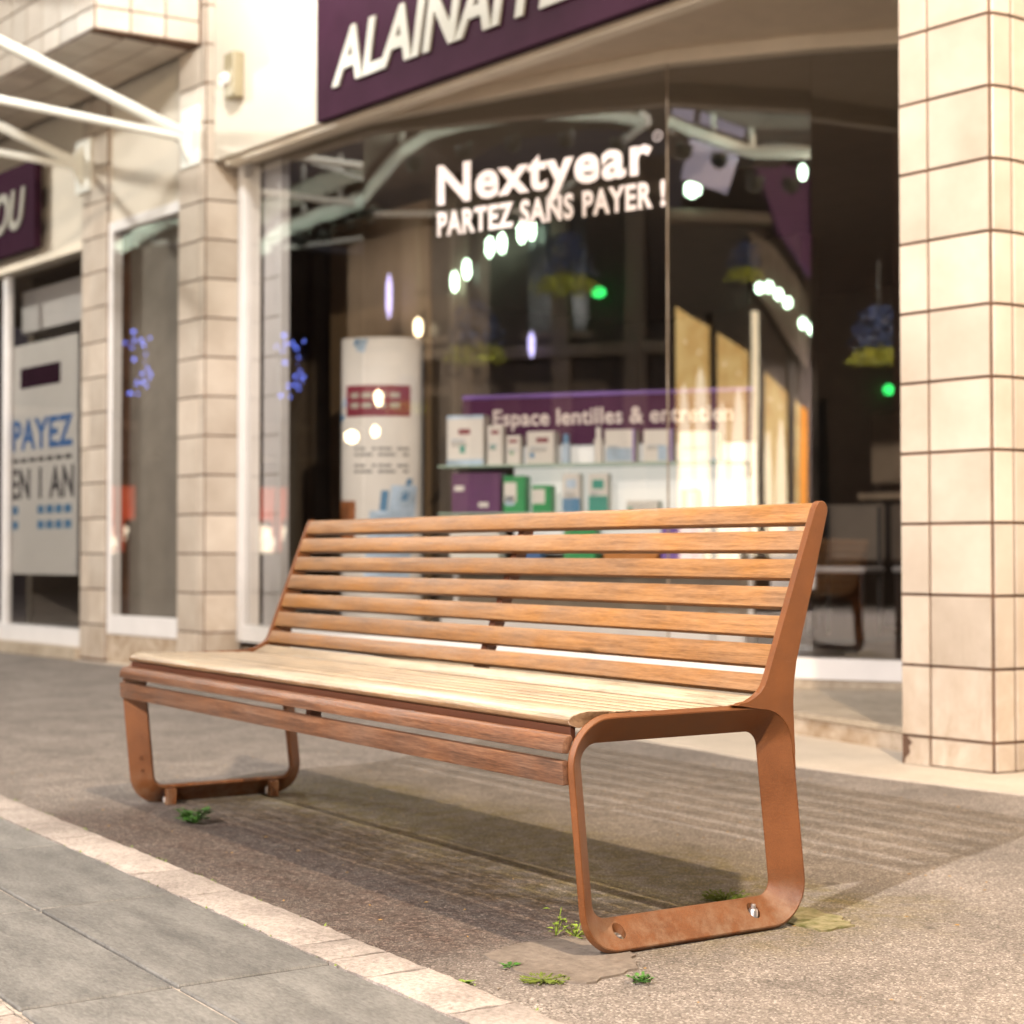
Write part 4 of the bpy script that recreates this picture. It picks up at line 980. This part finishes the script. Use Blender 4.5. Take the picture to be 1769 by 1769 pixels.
for x0, x1, z0, za, zb_, mt in ((1.22, 1.66, 0.5, 3.74, 3.50, 'gold_glow'), (1.70, 2.13, 0.5, 3.46, 3.20, 'gold_glow'), (2.30, 2.63, 0.5, 3.00, 2.70, 'gold_glow'), (2.69, 2.80, 0.4, 2.66, 2.55, 'gold_glow'), (2.81, 2.89, 0.4, 2.55, 2.48, 'amber_glow')):
    bm = bmesh.new(); prism(bm, [(x0, z0), (x1, z0), (x1, zb_), (x0, za)], 'y', 0.0, 0.02); f = fin(bm, 'window', M[mt], opp)
    w = x1 - x0; z1 = (za + zb_) / 2
    if w > 0.2:
        for u, uw, h in ((0.03, 0.40, 0.74), (0.50, 0.44, 0.80)):
            xa, ww = x0 + u * w, uw * w; zt = z0 + (z1 - z0) * h
            bm = bmesh.new(); prism(bm, [(xa, z0 + 0.05), (xa + ww, z0 + 0.05), (xa + ww, zt - 1.3), (xa + ww * 0.94, zt - 0.8), (xa + ww * 0.82, zt - 0.35), (xa + ww * 0.66, zt - 0.08), (xa + ww * 0.5, zt), (xa + ww * 0.34, zt - 0.08), (xa + ww * 0.18, zt - 0.35), (xa + ww * 0.06, zt - 0.8), (xa, zt - 1.3)], 'y', 0.021, 0.05)
            fin(bm, 'lit_curtain', M['warm_glow'], f)
        for u, z in ((0.3, 0.90), (0.7, 0.86)):
            bm = bmesh.new(); bmesh.ops.create_icosphere(bm, subdivisions=1, radius=0.022, matrix=Matrix.Translation((x0 + u * w, 0.04, z0 + (z1 - z0) * z))); fin(bm, 'spot_bulb', M['warm_glow'], f)
box('lit_edge', M['warm_glow'], opp, 2.16, 2.24, 0.05, 0.09, 0.5, 3.7, 0)
for x in (1.68, 2.275, 2.66): box('pillar', M['umber'], opp, x - 0.03, x + 0.03, 0.0, 0.12, 0, 3.7, 0)
for i in range(4):
    x0 = -12.0 + 1.45 * i
    f = box('window', M['dark_pane'], opp, x0, x0 + 1.1, 0.0, 0.02, 0.4, 2.7, 0); box('frame', M['pale_facade'], f, x0 - 0.06, x0 + 1.16, 0.0, 0.015, 2.72, 2.85, 0)
    f = box('window', M['dark_pane'], opp, x0 + 0.1, x0 + 0.9, 0.0, 0.02, 3.5, 5.0, 0); box('frame', M['pale_facade'], f, x0, x0 + 1.0, 0.0, 0.06, 3.40, 3.48, 0)
bm = bmesh.new(); prism(bm, [(2.094, 5.56), (2.838, 5.379), (2.832, 4.095), (2.424, 4.65)], 'y', 0.22, 0.34); fin(bm, 'awning', M['awning'], opp)
bm = bmesh.new(); prism(bm, [(2.091, 4.674), (2.424, 4.472), (2.831, 3.881), (2.827, 2.956), (2.531, 3.411), (2.162, 4.003)], 'y', 0.12, 0.20); fin(bm, 'sloping_fascia', M['pale_facade'], opp)
for x in (-9.15, -8.45, -7.1, -6.15):
    box('pilaster', M['pale_facade'], opp, x - 0.12, x + 0.12, 0.0, 0.10, 0, 5.4, 0.01)
for z in (3.15, 5.1): box('string_course', M['pale_facade'], opp, -12.4, -5.7, 0.0, 0.14, z, z + 0.16, 0.01)
op2 = thing('street_building', 'far pale building closing the street on the left', 'building', FW(-26, 0, 0), FA)
box('wall', M['dark_facade'], op2, -6, 0, -16, 8, 0, 7, 0)
for i in range(8):
    f = box('window', M['dark_pane'], op2, 0.0, 0.03, -14 + 2.6 * i, -12.6 + 2.6 * i, 3.4, 5.2, 0); box('frame', M['pale_facade'], f, 0.0, 0.08, -14.1 + 2.6 * i, -12.5 + 2.6 * i, 3.2, 3.36, 0)
# lanterns strung under the eaves opposite
M['bulb'] = emit('green_white_bulb', (0.72, 1.0, 0.72), 22.0)
M['bulb_warm'] = emit('warm_bulb', (1.0, 0.80, 0.50), 18.0)
M['bulb_violet'] = emit('violet_bulb', (0.62, 0.55, 1.0), 7.0)
M['bulb_blue'] = emit('blue_led', (0.16, 0.24, 1.0), 6.0)
M['bulb_green'] = emit('green_sign_light', (0.05, 1.0, 0.18), 6.0)
def hang_lamp(label, a, d, z, mat, w=0.05, h=0.12, group='hanging lanterns across the street'):
    t = thing('hanging_lamp', label, 'hanging lamp', FW(a, d, z), FA, group)
    bm = bmesh.new(); lathe(bm, [(w * .3, -h), (w, -h * .5), (w, h * .5), (w * .3, h)], 10); fin(bm, 'bulb', mat, t, smooth=50)
    bm = bmesh.new(); tube(bm, [(0, 0, h), (0, 0, h + 0.35)], 0.008, 6); fin(bm, 'cord', M['lamp_metal'], t); return t
for k, (a, z) in enumerate(((-8.45, 4.15), (-8.28, 4.30), (-7.98, 4.56), (-7.82, 4.60), (-7.57, 4.71), (-7.44, 4.75))):
    hang_lamp(('lowest and leftmost', 'second from the left', 'third from the left', 'fourth from the left', 'fifth from the left', 'highest and rightmost')[k] + ' of the six long green white lanterns below the window lettering', a, -8.8, z, M['bulb'], 0.05, 0.13, 'long green lanterns in a rising row')
for k, (a, z) in enumerate(((2.22, 3.97), (2.34, 3.99), (2.46, 3.90), (2.57, 3.80), (2.76, 3.55), (2.88, 3.48))):
    hang_lamp(('leftmost', 'second', 'third', 'fourth', 'fifth', 'last and lowest')[k] + ' of the six round green white lanterns sloping beside the golden shop front', a, -8.8, z, M['bulb'], 0.05, 0.07, 'round green lanterns in a sloping row')
hang_lamp('warm hanging lantern near the left of the building across the street', -8.95, -8.7, 3.58, M['bulb_warm'], 0.06, 0.12)
hang_lamp('violet tube light hanging on the dark building', -9.35, -8.7, 4.0, M['bulb_violet'], 0.035, 0.28)
hang_lamp('violet tube light lower on the dark building', -7.4, -8.7, 3.3, M['bulb_violet'], 0.04, 0.16)
hang_lamp('bright round lantern at the roof corner across the street', 1.35, -8.7, 5.13, M['bulb'], 0.10, 0.10)
hang_lamp('white lantern hanging from a cable over the street', 2.10, -7.0, 4.98, M['bulb'], 0.045, 0.09)
hang_lamp('warm lantern glowing behind the totem reflection', -9.5, -8.7, 2.70, M['bulb_warm'], 0.05, 0.1)
hang_lamp('warm lantern low on the building across the street', -9.55, -8.7, 2.28, M['bulb_warm'], 0.05, 0.07)
hang_lamp('green shop light on the building across the street', -6.55, -8.8, 3.92, M['bulb_green'], 0.09, 0.06)
hang_lamp('green traffic light further along the street', 8.4, -8.9, 2.99, M['bulb_green'], 0.07, 0.07)
hang_lamp('warm lantern before the left shop far along the street', -20.9, -8.9, 2.73, M['bulb_warm'], 0.10, 0.10)
# white arched canopy ribs over the street
M['lit_violet'] = emit('violet_backlit_glazing', (0.60, 0.54, 0.68), 0.8)
M['canopy_bulb'] = emit('canopy_bulb', (0.80, 1.0, 0.76), 3.0)
def canopy(label, pts, r, ties, d=-4.0, panels=(), glow=280):
    a0 = pts[0][0]; t = thing('canopy_arch', label, 'canopy arch', FW(a0, d, 0), FA, 'white canopy arches over the street')
    P = [(a - a0, 0, z) for a, z in pts]
    bm = bmesh.new(); tube(bm, P, r); fin(bm, 'arch_beam', M['white_steel'], t, smooth=40)
    for a, z0, z1 in ties:
        bm = bmesh.new(); tube(bm, [(a - a0, 0, z0), (a - a0, 0, z1)], 0.03); fin(bm, 'hanger', M['white_steel'], t, smooth=40)
    for p in (P[0], P[-1]):
        bm = bmesh.new(); tube(bm, [(p[0], 0, p[2]), (p[0], 3.0, p[2] + 0.45), (p[0], 6.45, p[2] + 0.35)], 0.026); fin(bm, 'stay_rod', M['white_steel'], t, smooth=40)
    bm = bmesh.new(); tube(bm, [(P[0][0], 0, P[0][2]), (P[0][0] + (P[-1][0] - P[0][0]) * .5, -1.2, P[0][2] + .15), (P[-1][0], 0, P[-1][2])], 0.035); fin(bm, 'cross_rod', M['white_steel'], t, smooth=40)
    n_ = 6  # uplights added to brighten the arch beam, their bulbs hidden in bowls
    for k in range(n_):
        x = P[0][0] + (P[-1][0] - P[0][0]) * (k + 0.5) / n_; zl = min(P, key=lambda p: abs(p[0] - x))[2] - 0.30
        bm = bmesh.new(); lathe(bm, [(0.03, -0.10), (0.075, -0.06), (0.085, 0.03), (0.080, 0.03), (0.070, -0.055), (0.028, -0.09)], 12, (x, 0.17, zl)); fin(bm, 'added_uplight_bowl', M['lamp_metal'], t, smooth=50)
        bm = bmesh.new(); tube(bm, [(x, 0.17, zl - 0.09), (x, 0.06, zl - 0.05), (x, 0.0, zl + 0.12)], 0.010, 6); fin(bm, 'bowl_arm', M['lamp_metal'], t)
        ld = bpy.data.lights.new('added_canopy_light', 'POINT'); ld.energy = glow / n_; ld.color = (0.86, 1.0, 0.80); ld.shadow_soft_size = 0.02
        lo = bpy.data.objects.new('added_canopy_light', ld); C.objects.link(lo); lo.parent = t; lo.location = (x, 0.17, zl - 0.035)
    for q in panels:
        bm = bmesh.new(); prism(bm, [(a - a0, z) for a, z in q], 'y', -0.07, -0.05); fin(bm, 'lit_panel', M['lit_violet'], t)
    bm = bmesh.new(); prism(bm, [(q[0], q[2] + 0.22) for q in P] + [(q[0], q[2] + 0.25) for q in P[::-1]], 'y', -1.6, 0.6); fin(bm, 'roof_sheet', M['dark_facade'], t)
    return t
canopy('white arched canopy rib over the middle of the street', [(-7.60, 4.05), (-7.38, 4.29), (-7.07, 4.607), (-6.77, 4.778), (-6.405, 4.842), (-5.67, 4.875), (-4.90, 4.778), (-4.55, 4.70)], 0.06, [(-7.03, 4.62, 5.0), (-6.43, 4.84, 5.1), (-5.67, 4.88, 5.12), (-4.90, 4.79, 5.05)])
canopy('white arched canopy rib nearest to the tiled right column', [(-0.75, 4.72), (-0.30, 4.70), (-0.14, 4.632), (0.475, 4.429), (1.3, 4.46)], 0.055, [(0.10, 4.5, 4.95), (0.475, 4.43, 4.9)],
       glow=120, panels=([(-0.276, 5.028), (-0.064, 5.028), (-0.082, 4.704), (-0.276, 4.743)], [(0.025, 4.99), (0.497, 4.862), (0.411, 4.576), (-0.026, 4.706)], [(-0.11, 4.562), (0.371, 4.411), (0.257, 4.05), (-0.189, 4.182)]))
canopy('white arched canopy rib far down the street', [(-16.2, 4.75), (-15.45, 4.95), (-14.5, 5.0), (-13.68, 5.05), (-12.9, 5.0)], 0.11, [(-15.0, 4.97, 5.7), (-14.2, 5.0, 5.7)], glow=420)
# christmas ornaments: blue cones with a yellow-green skirt, hung over the street
M['orn_blue'] = plain('blue_tinsel', (0.045, 0.075, 0.19), 0.4, 0.6, 9)
M['orn_green'] = plain('yellow_green_tinsel', (0.33, 0.34, 0.04), 0.4, 0.6, 9)
M['orn_glow'] = emit('yellow_fairy_light', (0.85, 0.9, 0.10), 4.0)
def ornament(label, a, d, z, s, seed):
    rr = random.Random(seed)
    t = thing('christmas_ornament', label, 'ornament', FW(a, d, z), FA, 'christmas ornaments hung over the street')
    def tuft(nm, mat, n, zf, rf, size):
        bm = bmesh.new()
        for i in range(n):
            u = rr.random(); ang = rr.uniform(0, 6.283); r = rf(u) * s * rr.uniform(0.35, 1.15); c = Vector((r * math.cos(ang), r * math.sin(ang), zf(u) * s))
            d1 = Vector((rr.gauss(0, 1), rr.gauss(0, 1), rr.gauss(0, 1))).normalized() * size * s; d2 = Vector((rr.gauss(0, 1), rr.gauss(0, 1), rr.gauss(0, 1))).normalized() * size * s * .5
            v = [bm.verts.new(q) for q in (c - d1, c + d2, c + d1, c - d2)]; bm.faces.new(v)
        fin(bm, nm, mat, t)
    tuft('cone', M['orn_blue'], 420, lambda u: 0.25 + 0.70 * u, lambda u: 0.40 * math.sqrt(max(0, 1.02 - u * u)) + 0.03, 0.05)
    tuft('skirt', M['orn_green'], 420, lambda u: -0.02 + 0.28 * u, lambda u: 0.50 - 0.15 * u, 0.05)
    tuft('fairy_lights', M['orn_glow'], 36, lambda u: 0.0 + 0.2 * u, lambda u: 0.52, 0.02)
    bm = bmesh.new(); tube(bm, [(0, 0, 0.9 * s), (0, 0, 1.7 * s)], 0.006, 6); fin(bm, 'cord', M['lamp_metal'], t)
    return t
ornament('blue and yellow christmas ornament hung at the middle of the street', -5.36, -4.0, 3.16, 0.58, 1)
ornament('blue and yellow christmas ornament hung left of the middle one', -6.26, -4.0, 2.54, 0.60, 2)
ornament('small blue and yellow christmas ornament lowest over the street', -7.0, -4.0, 2.08, 0.38, 3)
ornament('dark christmas ornament hung near the right canopy arch', 0.40, -4.0, 3.26, 0.36, 4)
ornament('blue and yellow christmas ornament hung before the right column', 4.42, -4.0, 2.66, 0.62, 5)
# blue-lit tree and a bright market stall at the far end
tr = thing('blue_lit_tree', 'small bare tree wrapped in blue lights far down the street', 'tree', FW(-20.3, -7.3, 0), FA)
bm = bmesh.new(); tube(bm, [(0, 0, 0), (0.03, 0, 1.4), (0, 0, 3.0)], [0.12, 0.09, 0.05], 8)
rr = random.Random(5)
for i in range(10):
    a = rr.uniform(0, 6.28); z = 1.9 + 0.22 * i; tube(bm, [(0, 0, z), (0.45 * math.cos(a), 0.45 * math.sin(a), z + 0.5)], [0.03, 0.01], 6)
fin(bm, 'trunk', M['lamp_metal'], tr)
bm = bmesh.new()
for i in range(20):
    a = rr.uniform(0, 6.28); r = rr.uniform(0.05, 0.30); z = rr.uniform(3.3, 4.35)
    bmesh.ops.create_icosphere(bm, subdivisions=1, radius=rr.uniform(0.022, 0.036), matrix=Matrix.Translation((r * math.cos(a), r * math.sin(a), z)))
o = fin(bm, 'fairy_lights', M['bulb_blue'], tr)
M['stall_red'] = emit('red_lit_awning', (1.0, 0.12, 0.04), 0.7)
M['stall_glow'] = emit('stall_light', (1.0, 0.85, 0.62), 3.0)
stl = thing('market_stall', 'brightly lit red and white market stall far down the street', 'market stall', FW(-22.75, -8.6, 0), FA + R(35))
bm = bmesh.new(); rr = random.Random(4)
for q in range(14):
    bmesh.ops.create_icosphere(bm, subdivisions=2, radius=rr.uniform(0.10, 0.20), matrix=Matrix.Translation((rr.uniform(-0.42, 0.30), rr.uniform(-0.2, 0.4), rr.uniform(0.80, 1.15))) @ Matrix.Diagonal((1.3, 1, 0.8, 1)))
fin(bm, 'lit_goods', M['stall_glow'], stl, smooth=60)
box('counter', M['umber'], stl, -0.55, 0.5, -0.5, 0.45, 0.0, 0.72, 0.01)
box('side_panel', M['stall_red'], stl, 0.30, 0.38, -0.1, 0.1, 0.75, 1.75, 0.02)
box('side_panel', M['stall_red'], stl, -0.25, -0.02, -0.3, 0.4, 1.32, 1.55, 0.01)
box('side_panel', M['stall_red'], stl, 0.10, 0.22, -0.3, 0.4, 1.5, 1.9, 0.01)
box('roof', M['umber'], stl, -0.8, 0.8, -0.8, 0.8, 2.4, 2.5, 0.01)
for x in (-0.7, 0.7): box('post', M['lamp_metal'], stl, x - 0.03, x + 0.03, -0.03, 0.03, 0, 2.4, 0)
for x, z in ((-0.30, 1.95), (-0.12, 2.2), (-0.2, 1.75)):
    bm = bmesh.new(); bmesh.ops.create_icosphere(bm, subdivisions=2, radius=0.10, matrix=Matrix.Translation((x, 0.45, z))); fin(bm, 'bulb', M['bulb_warm'], stl)
